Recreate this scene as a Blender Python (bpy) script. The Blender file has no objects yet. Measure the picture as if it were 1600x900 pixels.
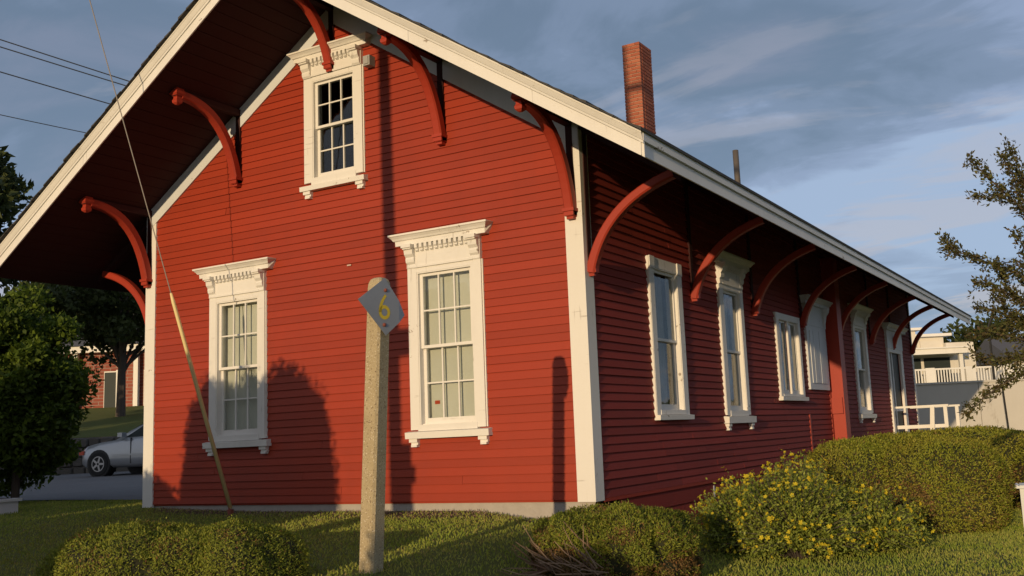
import bpy, bmesh, math, random
import numpy as np
from mathutils import Vector, Matrix
random.seed(7); rng = np.random.default_rng(7)
SC = bpy.context.scene
COL = SC.collection
R = math.radians
# ------------------------------------------------------------------ camera
cam_d = bpy.data.cameras.new("camera"); cam = bpy.data.objects.new("camera", cam_d); COL.objects.link(cam)
CP = Vector((10.306, -8.155, 0.590))
CF = Vector((-0.47566, 0.86726, 0.14698)); CR = Vector((0.87257, 0.48633, -0.04578)); CU = Vector((0.11119, -0.10647, 0.98808))
m = Matrix.Identity(4)
for i in range(3):
    m[i][0] = CR[i]; m[i][1] = CU[i]; m[i][2] = -CF[i]; m[i][3] = CP[i]
cam.matrix_world = m
cam_d.sensor_width = 36; cam_d.lens = 1570.95 / 1600 * 36
cam_d.shift_x = -88.4 / 1600; cam_d.shift_y = -5.3 / 1600
cam_d.clip_start = 0.05; cam_d.clip_end = 3000
SC.camera = cam
# ------------------------------------------------------------------ light and sky
SUN = Vector((0.1, -1.0, 0.13)).normalized()          # towards the sun
sd = bpy.data.lights.new("sun", 'SUN'); sun = bpy.data.objects.new("sun", sd); COL.objects.link(sun)
sun.rotation_euler = (-SUN).to_track_quat('-Z', 'Y').to_euler()
sun.location = (0, 0, 30)
sd.energy = 3.3; sd.color = (1.0, 0.74, 0.43); sd.angle = R(0.55)
W = bpy.data.worlds.new("World"); SC.world = W; W.use_nodes = True
nt = W.node_tree; nt.nodes.clear()
def N(t, **k):
    n = nt.nodes.new(t)
    for a, b in k.items(): setattr(n, a, b)
    return n
out = N('ShaderNodeOutputWorld'); bg = N('ShaderNodeBackground'); nt.links.new(bg.outputs[0], out.inputs[0])
bg.inputs[1].default_value = 0.1
sky = N('ShaderNodeTexSky', sky_type='NISHITA'); sky.sun_disc = False
sky.sun_elevation = math.asin(SUN.z); sky.sun_rotation = math.atan2(SUN.x, SUN.y)
sky.air_density = 1.0; sky.dust_density = 0.6; sky.ozone_density = 1.5
tc = N('ShaderNodeTexCoord'); sep = N('ShaderNodeSeparateXYZ'); nt.links.new(tc.outputs['Generated'], sep.inputs[0])
def MN(op, a, b=None, c=None):
    n = N('ShaderNodeMath', operation=op)
    for i, v in enumerate((a, b, c)):
        if v is None: continue
        if hasattr(v, 'links') or not isinstance(v, (int, float)): nt.links.new(v, n.inputs[i])
        else: n.inputs[i].default_value = v
    return n.outputs[0]
zc = MN('ADD', MN('MAXIMUM', sep.outputs[2], 0.0), 0.16)
cx = MN('DIVIDE', sep.outputs[0], zc); cy = MN('DIVIDE', sep.outputs[1], zc)
cmb = N('ShaderNodeCombineXYZ'); nt.links.new(cx, cmb.inputs[0]); nt.links.new(cy, cmb.inputs[1])
def noise(vec, scale, detail, rough, dist=0.0, loc=(0, 0, 0), sc=(1, 1, 1)):
    mp = N('ShaderNodeMapping'); nt.links.new(vec, mp.inputs[0]); mp.inputs['Location'].default_value = loc; mp.inputs['Scale'].default_value = sc
    n = N('ShaderNodeTexNoise'); nt.links.new(mp.outputs[0], n.inputs['Vector'])
    n.inputs['Scale'].default_value = scale; n.inputs['Detail'].default_value = detail; n.inputs['Roughness'].default_value = rough; n.inputs['Distortion'].default_value = dist
    return n.outputs[0]
def ramp(v, pts, interp='EASE'):
    r = N('ShaderNodeValToRGB'); nt.links.new(v, r.inputs[0]); r.color_ramp.interpolation = interp
    e = r.color_ramp.elements
    while len(e) < len(pts): e.new(0.5)
    for i, (p, c) in enumerate(pts): e[i].position = p; e[i].color = (*c, 1)
    return r.outputs[0]
def mix(f, a, b, bt='MIX'):
    n = N('ShaderNodeMix', data_type='RGBA', blend_type=bt)
    for i, v in ((0, f), (6, a), (7, b)):
        if isinstance(v, (int, float)): n.inputs[i].default_value = v
        elif isinstance(v, tuple): n.inputs[i].default_value = (*v, 1)
        else: nt.links.new(v, n.inputs[i])
    return n.outputs[2]
n1 = noise(cmb.outputs[0], 0.8, 4, 0.5, 0.3, (3.1, 1.7, 0), (0.8, 1.0, 1))
n2 = noise(cmb.outputs[0], 2.4, 8, 0.58, 0.5, (0.4, 5.2, 0), (0.8, 1.15, 1))
dens = MN('ADD', MN('MULTIPLY', n1, 0.60), MN('MULTIPLY', n2, 0.40))
el = sep.outputs[2]
hz = MN('MAXIMUM', MN('SUBTRACT', 1.0, MN('MULTIPLY', el, 2.2)), 0.0)
dens = MN('SUBTRACT', dens, MN('SUBTRACT', MN('MULTIPLY', hz, 0.13), 0.055))
cloud = ramp(dens, [(0.40, (3.9, 5.0, 7.0)), (0.455, (2.9, 3.7, 5.4)), (0.50, (2.1, 2.8, 4.1)), (0.56, (1.6, 2.25, 3.3)), (0.64, (2.1, 2.6, 3.7))])
low = mix(MN('MULTIPLY', MN('POWER', hz, 2.0), 0.6), cloud, (3.6, 4.9, 6.9))
# sunlit cloud tops low over the horizon
n3 = noise(cmb.outputs[0], 1.5, 6, 0.6, 0.5, (7.7, 2.2, 0), (0.8, 1.9, 1))
tops = ramp(n3, [(0.51, (0, 0, 0)), (0.60, (1, 1, 1))])
low2 = mix(MN('MULTIPLY', tops, MN('MULTIPLY', hz, 0.85)), low, (5.3, 5.1, 5.6))
sw = MN('MAXIMUM', MN('ADD', MN('MULTIPLY', sep.outputs[1], -0.9), 0.15), 0.0)
warm = mix(MN('MINIMUM', MN('MULTIPLY', sw, 0.8), 0.8), low2, (5.6, 5.4, 5.6))
skyb = mix(0.88, sky.outputs[0], warm)
nt.links.new(skyb, bg.inputs[0])
SC.view_settings.view_transform = 'Standard'; SC.view_settings.look = 'None'; SC.view_settings.exposure = 0; SC.view_settings.gamma = 1
try: SC.view_settings.use_curve_mapping = False
except Exception: pass
SC.cycles.transparent_max_bounces = 16

# ------------------------------------------------------------------ materials
class Mat:
    def __init__(s, name, rough=0.6, spec=0.4):
        s.m = bpy.data.materials.new(name); s.m.use_nodes = True; s.t = s.m.node_tree
        s.b = s.t.nodes['Principled BSDF']; s.b.inputs['Roughness'].default_value = rough
        s.b.inputs['Specular IOR Level'].default_value = spec
        s.tc = s.t.nodes.new('ShaderNodeTexCoord')
    def n(s, t, **k):
        n = s.t.nodes.new(t)
        for a, b in k.items(): setattr(n, a, b)
        return n
    def l(s, a, b): s.t.links.new(a, b)
    def noise(s, scale, detail=4, rough=0.6, sc=(1, 1, 1), dist=0.0):
        mp = s.n('ShaderNodeMapping'); s.l(s.tc.outputs['Object'], mp.inputs[0]); mp.inputs['Scale'].default_value = sc
        n = s.n('ShaderNodeTexNoise'); s.l(mp.outputs[0], n.inputs['Vector'])
        n.inputs['Scale'].default_value = scale; n.inputs['Detail'].default_value = detail; n.inputs['Roughness'].default_value = rough; n.inputs['Distortion'].default_value = dist
        return n.outputs[0]
    def ramp(s, v, pts, interp='LINEAR'):
        r = s.n('ShaderNodeValToRGB'); s.l(v, r.inputs[0]); r.color_ramp.interpolation = interp; e = r.color_ramp.elements
        while len(e) < len(pts): e.new(0.5)
        for i, (p, c) in enumerate(pts):
            e[i].position = p; e[i].color = (*(c if isinstance(c, tuple) else (c, c, c)), 1)
        return r.outputs[0]
    def mix(s, f, a, b, bt='MIX'):
        n = s.n('ShaderNodeMix', data_type='RGBA', blend_type=bt)
        for i, v in ((0, f), (6, a), (7, b)):
            if isinstance(v, (int, float)): n.inputs[i].default_value = v
            elif isinstance(v, tuple): n.inputs[i].default_value = (*v, 1)
            else: s.l(v, n.inputs[i])
        return n.outputs[2]
    def math(s, op, a, b):
        n = s.n('ShaderNodeMath', operation=op)
        for i, v in enumerate((a, b)):
            if isinstance(v, (int, float)): n.inputs[i].default_value = v
            else: s.l(v, n.inputs[i])
        return n.outputs[0]
    def col(s, v):
        if isinstance(v, tuple): s.b.inputs['Base Color'].default_value = (*v, 1)
        else: s.l(v, s.b.inputs['Base Color'])
        return s
    def bump(s, v, strength=0.3, dist=0.01):
        b = s.n('ShaderNodeBump'); s.l(v, b.inputs['Height']); b.inputs['Strength'].default_value = strength; b.inputs['Distance'].default_value = dist
        s.l(b.outputs[0], s.b.inputs['Normal']); return s
    def rnd(s): return s.n('ShaderNodeObjectInfo').outputs['Random']
    def island(s): return s.n('ShaderNodeNewGeometry').outputs['Random Per Island']

def painted(name, c, peel=None, peel_at=0.7, rough=0.55, var=0.16, sc=(1, 1, 1), grime=0.35, crack=False):
    M = Mat(name, rough, 0.3)
    lo = tuple(x * (1 - var) for x in c); hi = tuple(min(1, x * (1 + var)) for x in c)
    a = M.mix(M.noise(1.7, 5, 0.65), lo, hi)
    a = M.mix(M.math('MULTIPLY', M.noise(14, 4, 0.7, (1, 1, 2.5)), 0.35), a, tuple(x * 0.82 for x in c))
    r = M.rnd(); a = M.mix(0.5, a, M.ramp(r, [(0, tuple(x * (1 - var) for x in c)), (1, tuple(min(1, x * (1 + var)) for x in c))]))
    d_ = M.noise(0.9, 6, 0.7, (1, 1, 0.35)); a = M.mix(M.math('MULTIPLY', M.ramp(d_, [(0.48, 0.0), (0.75, 1.0)]), grime), a, tuple(x * 0.55 + 0.012 for x in c))
    if peel:
        pn = M.noise(5.5, 9, 0.72, sc, 0.3)
        f = M.ramp(pn, [(peel_at, 0.0), (peel_at + 0.012, 1.0)])
        a = M.mix(f, a, peel)
        if crack:
            for csc in ((1, 1, .06), (.06, 1, 1)):
                cn = M.noise(26, 3, 0.5, csc); wn = M.noise(2.2, 3, 0.6)
                a = M.mix(M.math('MULTIPLY', M.ramp(cn, [(0.66, 0.0), (0.68, 1.0)]), M.ramp(wn, [(0.52, 0.0), (0.62, 0.40)])), a, tuple(x * 0.8 for x in peel))
    M.col(a); M.bump(M.noise(40, 4, 0.6, (0.4, 0.4, 2)), 0.12, 0.004)
    return M
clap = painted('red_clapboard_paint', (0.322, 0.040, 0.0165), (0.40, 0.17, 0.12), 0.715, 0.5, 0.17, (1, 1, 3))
clap_side = painted('shade_darkened_weathered_red_paint', (0.255, 0.034, 0.024), (0.30, 0.18, 0.15), 0.685, 0.75, 0.30, (1, 0.6, 4))  # base red darkened to hold the side wall's shade; peeling patches are wear
redtrim = painted('red_trim_paint', (0.36, 0.042, 0.022), None, rough=0.5)
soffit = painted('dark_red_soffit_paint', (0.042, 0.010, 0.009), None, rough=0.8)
white = painted('old_white_paint', (0.76, 0.735, 0.69), (0.33, 0.28, 0.23), 0.65, 0.5, 0.05, (1, 1, 1), 0.3, True)
white2 = painted('grey_white_paint', (0.66, 0.68, 0.70), (0.3, 0.27, 0.24), 0.66, 0.5, 0.05)
cleanwhite = painted('white_paint', (0.78, 0.76, 0.72), None, 0.7, 0.5, 0.04)
fnd = Mat('grey_foundation', 0.9); fnd.col(fnd.mix(fnd.noise(9, 6, 0.7), (0.30, 0.27, 0.24), (0.46, 0.42, 0.37))).bump(fnd.noise(30, 5), 0.5, 0.01)
fndr = Mat('red_painted_foundation', 0.8); fndr.col(fndr.mix(fndr.noise(4, 6, 0.7), (0.22, 0.028, 0.02), (0.33, 0.045, 0.03))).bump(fndr.noise(20, 5), 0.4, 0.01)
shing = Mat('dark_asphalt_shingle', 0.9); shing.col(shing.mix(shing.noise(30, 4), (0.035, 0.033, 0.032), (0.085, 0.08, 0.075)))
dark = Mat('dark_interior', 0.9); dark.col((0.012, 0.012, 0.013))
blind = Mat('cream_window_blind', 0.85); blind.col(blind.mix(blind.noise(2.5, 5, 0.6), (0.56, 0.54, 0.47), (0.70, 0.68, 0.61)))
curt = Mat('pale_curtain', 0.9); curt.col(curt.mix(curt.noise(9, 5, 0.7, (1, 3, 0.6)), (0.12, 0.12, 0.12), (0.36, 0.35, 0.33)))
brickm = Mat('chimney_brick', 0.85)
brickm.col(brickm.mix(0.45, brickm.ramp(brickm.rnd(), [(0, (0.27, 0.06, 0.03)), (0.5, (0.36, 0.10, 0.05)), (1, (0.44, 0.15, 0.08))]), brickm.mix(brickm.noise(12, 5, 0.7), (0.25, 0.06, 0.03), (0.45, 0.15, 0.08)))).bump(brickm.noise(60, 4), 0.4, 0.004)
mortar = Mat('mortar', 0.95); mortar.col(mortar.mix(mortar.noise(5, 5, 0.7), (0.26, 0.17, 0.13), (0.70, 0.58, 0.45)))
conc = Mat('speckled_concrete_post', 0.9)
cc = conc.mix(conc.noise(7, 4, 0.6), (0.33, 0.26, 0.15), (0.46, 0.38, 0.24)); cc = conc.mix(conc.ramp(conc.noise(110, 2, 0.5), [(0.60, 0.0), (0.68, 1.0)]), cc, (0.60, 0.53, 0.40))
cc = conc.mix(conc.ramp(conc.noise(85, 2, 0.5, (1.1, 1.1, 1)), [(0.32, 1.0), (0.40, 0.0)]), cc, (0.18, 0.13, 0.08))
conc.col(cc).bump(conc.noise(90, 4), 0.6, 0.006)
plate = Mat('galvanised_plate', 0.45); plate.col(plate.mix(plate.noise(6, 5, 0.7), (0.30, 0.31, 0.33), (0.42, 0.43, 0.45))); plate.b.inputs['Metallic'].default_value = 0.55
yell = Mat('yellow_paint', 0.6); yell.col(yell.mix(yell.noise(25, 4), (0.50, 0.37, 0.02), (0.62, 0.48, 0.06)))
rust = Mat('rust', 0.8); rust.col(rust.mix(rust.noise(60, 4), (0.16, 0.04, 0.03), (0.30, 0.09, 0.06)))
guard = Mat('yellow_guy_guard', 0.5); guard.col(guard.mix(guard.noise(8, 4), (0.78, 0.62, 0.28), (0.84, 0.70, 0.36)))
wirem = Mat('wire', 0.5); wirem.col((0.10, 0.10, 0.10)); wirem.b.inputs['Metallic'].default_value = 0.4
guym = Mat('galvanised_wire', 0.5); guym.col((0.30, 0.27, 0.24))
woodp = Mat('weathered_pole_wood', 0.9); woodp.col(woodp.mix(woodp.noise(6, 5, 0.7, (3, 3, 0.3)), (0.10, 0.08, 0.06), (0.22, 0.18, 0.14)))
bark = Mat('bark', 0.95); bark.col(bark.mix(bark.noise(9, 6, 0.7, (2, 2, 0.5)), (0.06, 0.045, 0.035), (0.15, 0.12, 0.10))).bump(bark.noise(20, 5, 0.7, (2, 2, 0.4)), 0.7, 0.02)
twig = Mat('pale_dead_twigs', 0.9); twig.col(twig.mix(twig.island(), (0.16, 0.09, 0.06), (0.36, 0.25, 0.17)))
boxm = Mat('grey_box', 0.6); boxm.col((0.36, 0.36, 0.36))
pipem = Mat('rusty_pipe', 0.7); pipem.col((0.10, 0.085, 0.075))
whitechip = Mat('bare_wood', 0.8); whitechip.col((0.55, 0.42, 0.34))
glass = Mat('window_glass')
g = glass; gl = g.n('ShaderNodeBsdfGlossy'); gl.inputs['Roughness'].default_value = 0.02; tr = g.n('ShaderNodeBsdfTransparent'); tr.inputs[0].default_value = (0.93, 0.95, 0.94, 1)
fr = g.n('ShaderNodeLayerWeight'); fr.inputs[0].default_value = 0.5; mx = g.n('ShaderNodeMixShader')
fa = g.math('ADD', g.math('MULTIPLY', g.math('POWER', fr.outputs['Facing'], 5.0), 0.7), 0.05)
bp_ = g.n('ShaderNodeBump'); g.l(g.noise(3.0, 2, 0.4), bp_.inputs['Height']); bp_.inputs['Strength'].default_value = 0.15; bp_.inputs['Distance'].default_value = 0.02; g.l(bp_.outputs[0], gl.inputs['Normal'])
g.l(fa, mx.inputs[0]); g.l(tr.outputs[0], mx.inputs[1]); g.l(gl.outputs[0], mx.inputs[2])
g.l(mx.outputs[0], [x for x in g.t.nodes if x.type == 'OUTPUT_MATERIAL'][0].inputs[0])

def leafmat(name, stops, trans=0.35, rough=0.6):
    M = Mat(name, rough, 0.25)
    c = M.ramp(M.island(), stops)
    c = M.mix(0.35, c, M.ramp(M.noise(1.6, 3, 0.6), [(0.3, tuple(x * 0.6 for x in stops[0][1])), (0.7, stops[-1][1])]))
    M.col(c)
    tl = M.n('ShaderNodeBsdfTranslucent'); M.l(c, tl.inputs[0]); ms = M.n('ShaderNodeMixShader'); ms.inputs[0].default_value = trans
    o = [x for x in M.t.nodes if x.type == 'OUTPUT_MATERIAL'][0]
    M.l(M.b.outputs[0], ms.inputs[1]); M.l(tl.outputs[0], ms.inputs[2]); M.l(ms.outputs[0], o.inputs[0])
    return M
jun_leaf = leafmat('juniper_needles', [(0, (0.09, 0.13, 0.016)), (0.55, (0.20, 0.25, 0.03)), (1, (0.36, 0.36, 0.05))], 0.25)
jun_brown = leafmat('browned_juniper_needles', [(0, (0.08, 0.08, 0.02)), (0.5, (0.16, 0.13, 0.035)), (0.8, (0.24, 0.15, 0.055)), (1, (0.30, 0.13, 0.06))], 0.2)
hedge_leaf = leafmat('clipped_yew_needles', [(0, (0.15, 0.20, 0.018)), (0.6, (0.30, 0.36, 0.03)), (0.97, (0.40, 0.41, 0.05)), (1, (0.30, 0.15, 0.05))], 0.2)
shrub_leaf = leafmat('shrub_leaves', [(0, (0.10, 0.15, 0.025)), (0.6, (0.27, 0.34, 0.05)), (1, (0.44, 0.46, 0.09))], 0.35)
dark_leaf = leafmat('dark_green_leaves', [(0, (0.03, 0.055, 0.010)), (0.6, (0.10, 0.16, 0.018)), (1, (0.19, 0.26, 0.03))], 0.4)
far_leaf = leafmat('tree_leaves', [(0, (0.03, 0.045, 0.014)), (1, (0.09, 0.11, 0.03))], 0.3)
crab_leaf = leafmat('purple_green_leaves', [(0, (0.05, 0.04, 0.022)), (0.4, (0.09, 0.095, 0.03)), (0.75, (0.15, 0.08, 0.045)), (1, (0.20, 0.22, 0.06))], 0.4)
petal = leafmat('yellow_petals', [(0, (0.62, 0.45, 0.02)), (1, (0.80, 0.66, 0.04))], 0.3)
grassm = leafmat('grass_blades', [(0, (0.14, 0.22, 0.02)), (0.6, (0.30, 0.40, 0.04)), (0.9, (0.44, 0.48, 0.08)), (1, (0.42, 0.30, 0.12))], 0.35)
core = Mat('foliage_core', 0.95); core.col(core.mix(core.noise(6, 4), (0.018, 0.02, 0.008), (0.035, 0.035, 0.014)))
G = Mat('lawn_ground', 0.95)
gc = G.mix(G.noise(0.9, 6, 0.65), (0.11, 0.14, 0.022), (0.18, 0.20, 0.035)); gc = G.mix(G.math('MULTIPLY', G.noise(60, 3, 0.7), 0.7), gc, (0.03, 0.04, 0.01))
geo = G.n('ShaderNodeNewGeometry'); sp = G.n('ShaderNodeSeparateXYZ'); G.l(geo.outputs['Position'], sp.inputs[0])
# bare earth along the foot of the front wall
dy = G.math('ADD', sp.outputs[1], G.math('MULTIPLY', G.noise(3.0, 4, 0.7), 0.7)); dy = G.math('ADD', dy, G.math('MULTIPLY', sp.outputs[0], 0.06)); dirt = G.ramp(dy, [(0.08, 0.0), (0.16, 1.0)])
inx = G.math('MULTIPLY', G.math('GREATER_THAN', sp.outputs[0], 0.3), G.math('LESS_THAN', sp.outputs[0], 7.0)); 
iny = G.math('MULTIPLY', inx, G.math('LESS_THAN', sp.outputs[1], 0.4))
gc = G.mix(G.math('MULTIPLY', dirt, iny), gc, G.mix(G.noise(25, 5, 0.7), (0.05, 0.034, 0.02), (0.11, 0.08, 0.05)))
G.col(gc).bump(G.noise(45, 5, 0.8), 0.9, 0.03)
asph = Mat('worn_asphalt', 0.9)
ac = asph.mix(asph.noise(0.7, 5, 0.6), (0.13, 0.125, 0.125), (0.20, 0.195, 0.195)); ac = asph.mix(asph.math('MULTIPLY', asph.noise(70, 3, 0.8), 0.5), ac, (0.09, 0.09, 0.09))
ck = asph.ramp(asph.noise(0.55, 6, 0.75, (1, 3, 1)), [(0.495, 0.0), (0.5, 1.0), (0.505, 0.0)]); asph.col(asph.mix(asph.math('MULTIPLY', ck, 0.8), ac, (0.04, 0.04, 0.04)))
stone = Mat('dark_stone', 0.9); stone.col(stone.mix(0.5, stone.ramp(stone.rnd(), [(0, (0.05, 0.046, 0.043)), (1, (0.14, 0.13, 0.12))]), stone.mix(stone.noise(7, 6, 0.7), (0.05, 0.045, 0.04), (0.13, 0.12, 0.11)))).bump(stone.noise(15, 6), 0.6, 0.03)
cwall = Mat('stained_concrete_wall', 0.85)
cw = cwall.mix(cwall.noise(0.7, 6, 0.65, (1, 1, 0.5)), (0.42, 0.40, 0.36), (0.64, 0.61, 0.56)); cwall.col(cwall.mix(cwall.ramp(cwall.noise(1.3, 6, 0.75, (1, 1, 0.25)), [(0.6, 0.0), (0.66, 0.6)]), cw, (0.28, 0.24, 0.19)))
bb = Mat('brick_wall_courses', 0.85); bt = bb.n('ShaderNodeTexBrick'); mp = bb.n('ShaderNodeMapping'); mp.inputs['Rotation'].default_value = (R(90), 0, 0); bb.l(bb.tc.outputs['Object'], mp.inputs[0]); bb.l(mp.outputs[0], bt.inputs[0])
bt.inputs['Color1'].default_value = (0.30, 0.085, 0.055, 1); bt.inputs['Color2'].default_value = (0.24, 0.06, 0.04, 1); bt.inputs['Mortar'].default_value = (0.30, 0.24, 0.20, 1); bt.inputs['Scale'].default_value = 1.0
bt.inputs['Brick Width'].default_value = 0.45; bt.inputs['Row Height'].default_value = 0.15; bt.inputs['Mortar Size'].default_value = 0.012; bb.l(bt.outputs[0], bb.b.inputs['Base Color'])
winglass = Mat('dark_far_glass', 0.5, 0.12); winglass.col((0.03, 0.04, 0.04))
housew = Mat('pale_siding', 0.6); housew.col(housew.mix(housew.noise(0.8, 4), (0.62, 0.58, 0.50), (0.70, 0.66, 0.58)))
greyroof = Mat('grey_roof', 0.9); greyroof.col((0.10, 0.10, 0.11))
carp = Mat('silver_car_paint', 0.28, 0.5); carp.col((0.42, 0.44, 0.46)); carp.b.inputs['Metallic'].default_value = 0.45
rubber = Mat('tyre_rubber', 0.9); rubber.col((0.02, 0.02, 0.02))
rimm = Mat('alloy_rim', 0.35); rimm.col((0.4, 0.4, 0.41)); rimm.b.inputs['Metallic'].default_value = 0.7
redl = Mat('amber_red_lens', 0.3); redl.col((0.5, 0.07, 0.03))
plast = Mat('black_plastic', 0.6); plast.col((0.02, 0.02, 0.02))

# ------------------------------------------------------------------ mesh helpers
class MB:
    def __init__(s, T=None): s.v = []; s.f = []; s.T = T
    def add(s, vs, fs):
        o = len(s.v)
        s.v += [tuple(s.T @ Vector(p)) if s.T else tuple(p) for p in vs]; s.f += [tuple(i + o for i in f) for f in fs]; return s
    def box(s, x0, x1, y0, y1, z0, z1):
        return s.add([(x0, y0, z0), (x1, y0, z0), (x1, y1, z0), (x0, y1, z0), (x0, y0, z1), (x1, y0, z1), (x1, y1, z1), (x0, y1, z1)],
                     [(0, 3, 2, 1), (4, 5, 6, 7), (0, 1, 5, 4), (1, 2, 6, 5), (2, 3, 7, 6), (3, 0, 4, 7)])
    def loft(s, rings, cap=True):
        n = len(rings[0]); vs = [p for r in rings for p in r]; fs = []
        for k in range(len(rings) - 1):
            for i in range(n):
                j = (i + 1) % n; fs.append((k * n + i, k * n + j, (k + 1) * n + j, (k + 1) * n + i))
        if cap: fs.append(tuple(range(n))[::-1]); fs.append(tuple((len(rings) - 1) * n + i for i in range(n)))
        return s.add(vs, fs)
    def tube(s, path, rad, seg=8):
        rings = []
        P = [Vector(p) for p in path]
        for i, p in enumerate(P):
            d = (P[min(i + 1, len(P) - 1)] - P[max(i - 1, 0)]).normalized()
            a = d.orthogonal().normalized() if i == 0 else (rings_a - d * rings_a.dot(d)).normalized()
            rings_a = a; b = d.cross(a); r = rad[i] if isinstance(rad, (list, tuple)) else rad
            rings.append([tuple(p + (a * math.cos(t) + b * math.sin(t)) * r) for t in [2 * math.pi * k / seg for k in range(seg)]])
        return s.loft(rings)
    def mesh(s, name, mat, smooth=False):
        me = bpy.data.meshes.new(name); me.from_pydata(s.v, [], s.f)
        bm = bmesh.new(); bm.from_mesh(me); bmesh.ops.recalc_face_normals(bm, faces=bm.faces)
        bm.to_mesh(me); bm.free()
        me.materials.append(mat.m)
        if smooth:
            for p in me.polygons: p.use_smooth = True
        return me
    def build(s, name, mat, parent=None, smooth=False, kind=None):
        return link(name, s.mesh(name, mat, smooth), parent, kind)
def link(name, me, parent=None, kind=None, loc=None):
    o = bpy.data.objects.new(name, me); COL.objects.link(o)
    if parent is not None:
        o.parent = parent
        p = parent; off = Vector()
        while p is not None: off += p.location; p = p.parent
        o.location = -off if loc is None else Vector(loc) - off
    elif loc is not None: o.location = loc
    if kind: o['kind'] = kind
    return o
def thing(name, label, cat, loc, group=None):
    o = bpy.data.objects.new(name, None); COL.objects.link(o); o.location = loc; o.empty_display_size = 0.3
    tag(o, label, cat, group); return o
def tag(o, label, cat, group=None):
    o['label'] = label; o['category'] = cat
    if group: o['group'] = group
    return o
def struct(o): o['kind'] = 'structure'; return o
def quads(name, V, mat, parent=None, kind=None):
    """V: (n,4,3) array of loose quads -> one mesh"""
    n = len(V); me = bpy.data.meshes.new(name)
    me.vertices.add(n * 4); me.vertices.foreach_set('co', V.reshape(-1).astype(np.float32))
    me.loops.add(n * 4); me.loops.foreach_set('vertex_index', np.arange(n * 4, dtype=np.int32))
    me.polygons.add(n); me.polygons.foreach_set('loop_start', np.arange(0, n * 4, 4, dtype=np.int32))
    try: me.polygons.foreach_set('loop_total', np.full(n, 4, dtype=np.int32))
    except Exception: pass
    me.update(); me.validate(); me.materials.append(mat.m)
    return link(name, me, parent, kind)
def unit(a): return a / (np.linalg.norm(a, axis=-1, keepdims=True) + 1e-9)
def leaves(P, L, Wd, D=None, jitter=1.0, curl=0.25, face=None):
    """diamond leaves at P, pointing along D (+ jitter), length L, width Wd"""
    n = len(P); d = rng.normal(size=(n, 3)) * jitter
    if D is not None: d = d + D
    d = unit(d)
    if face is None: s = unit(np.cross(d, rng.normal(size=(n, 3))))
    else: s = unit(np.cross(d, face + rng.normal(size=(n, 3)) * 0.45))
    up = np.cross(d, s)
    L = L * rng.uniform(0.6, 1.35, (n, 1)); w = Wd * rng.uniform(0.7, 1.3, (n, 1))
    return np.stack([P, P + d * L * 0.5 + s * w * 0.5, P + d * L + up * L * curl, P + d * L * 0.5 - s * w * 0.5], 1)

# ------------------------------------------------------------------ terrain
FH = Vector((-0.481, 0.877))
def ss(a, b, x): 
    t = np.clip((x - a) / (b - a), 0, 1); return t * t * (3 - 2 * t)
def ground(x, y):
    x = np.asarray(x, float); y = np.asarray(y, float)
    t = np.maximum(-y, 0)
    front = -0.095 - 0.045 * t - 0.10 * np.maximum(t - 4.0, 0)
    front = np.maximum(front, -0.98)
    right = -0.45 - 0.03 * np.clip(y, 0, 3.5) - 0.10 * np.maximum(t - 3.0, 0); right = np.maximum(right, -0.98)
    r = ss(5.9, 7.3, x + 1.3 * ss(-1.0, 0.2, y) + 0.2 * ss(0.0, 0.2, y))
    z = front * (1 - r) + right * r
    left = -0.035 + 0.0105 * np.clip(y - 1.2, 0, 12) - 0.03 * t - 0.10 * np.maximum(t - 4.0, 0); left = np.maximum(left, -0.98)
    l = 1 - ss(-0.6, 2.2, x)
    z = z * (1 - l) + left * l
    s = (x - 10.306) * FH.x + (y + 8.155) * FH.y
    hill = 1.15 + 0.12 * np.clip(s - 31.8, 0, 13)
    wl = 1 - ss(-8.0, -4.0, x)
    st = ss(31.5, 32.1, s) * wl
    z = z * (1 - st) + hill * st
    ter = 1.55 + 0.03 * np.clip(y - 27, 0, 40); st2 = ss(26.35, 27.0, y - 0.5 * (x - 5)) * ss(-8, -4, x)
    z = z * (1 - st2) + ter * st2
    return z
def axis(fine0, fine1, step, far):
    a = list(np.arange(fine0, fine1 + 1e-6, step)); 
    d = step; x = fine1
    while x < far: d *= 1.25; x += d; a.append(x)
    d = step; x = fine0
    while x > -far: d *= 1.25; x -= d; a.insert(0, x)
    return np.array(a)
def sheet(xs, ys, dz=0.0, fn=ground):
    X, Y = np.meshgrid(xs, ys); Z = fn(X, Y) + dz
    v = np.stack([X, Y, Z], -1).reshape(-1, 3).tolist(); nx = len(xs)
    f = [(j * nx + i, j * nx + i + 1, (j + 1) * nx + i + 1, (j + 1) * nx + i) for j in range(len(ys) - 1) for i in range(nx - 1)]
    return v, f
v, f = sheet(axis(-22, 13, 0.25, 900), axis(-10, 29, 0.25, 900))
me = bpy.data.meshes.new('ground'); me.from_pydata(v, [], f); me.materials.append(G.m)
for p in me.polygons: p.use_smooth = True
struct(link('ground', me))
# driveway: asphalt past the left end of the station, with a low kerb edge
MBd = MB(); nu, nv = 60, 24
vs = []
for j in range(nv + 1):
    for i in range(nu + 1):
        x = -24 + i * 0.45
        y0 = 1.15 + 0.045 * (-(x)) if x < 0 else 1.15; y0 += 0.05 * math.sin(x * 1.3)
        s_end = 30.9; y1 = -8.155 + (s_end - (x - 10.306) * FH.x) / FH.y
        y = y0 + (y1 - y0) * j / nv
        vs.append((x, y, float(ground(x, y)) + 0.012))
fs = [(j * (nu + 1) + i, j * (nu + 1) + i + 1, (j + 1) * (nu + 1) + i + 1, (j + 1) * (nu + 1) + i) for j in range(nv) for i in range(nu)]
vs2 = [v for v in vs]
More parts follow.
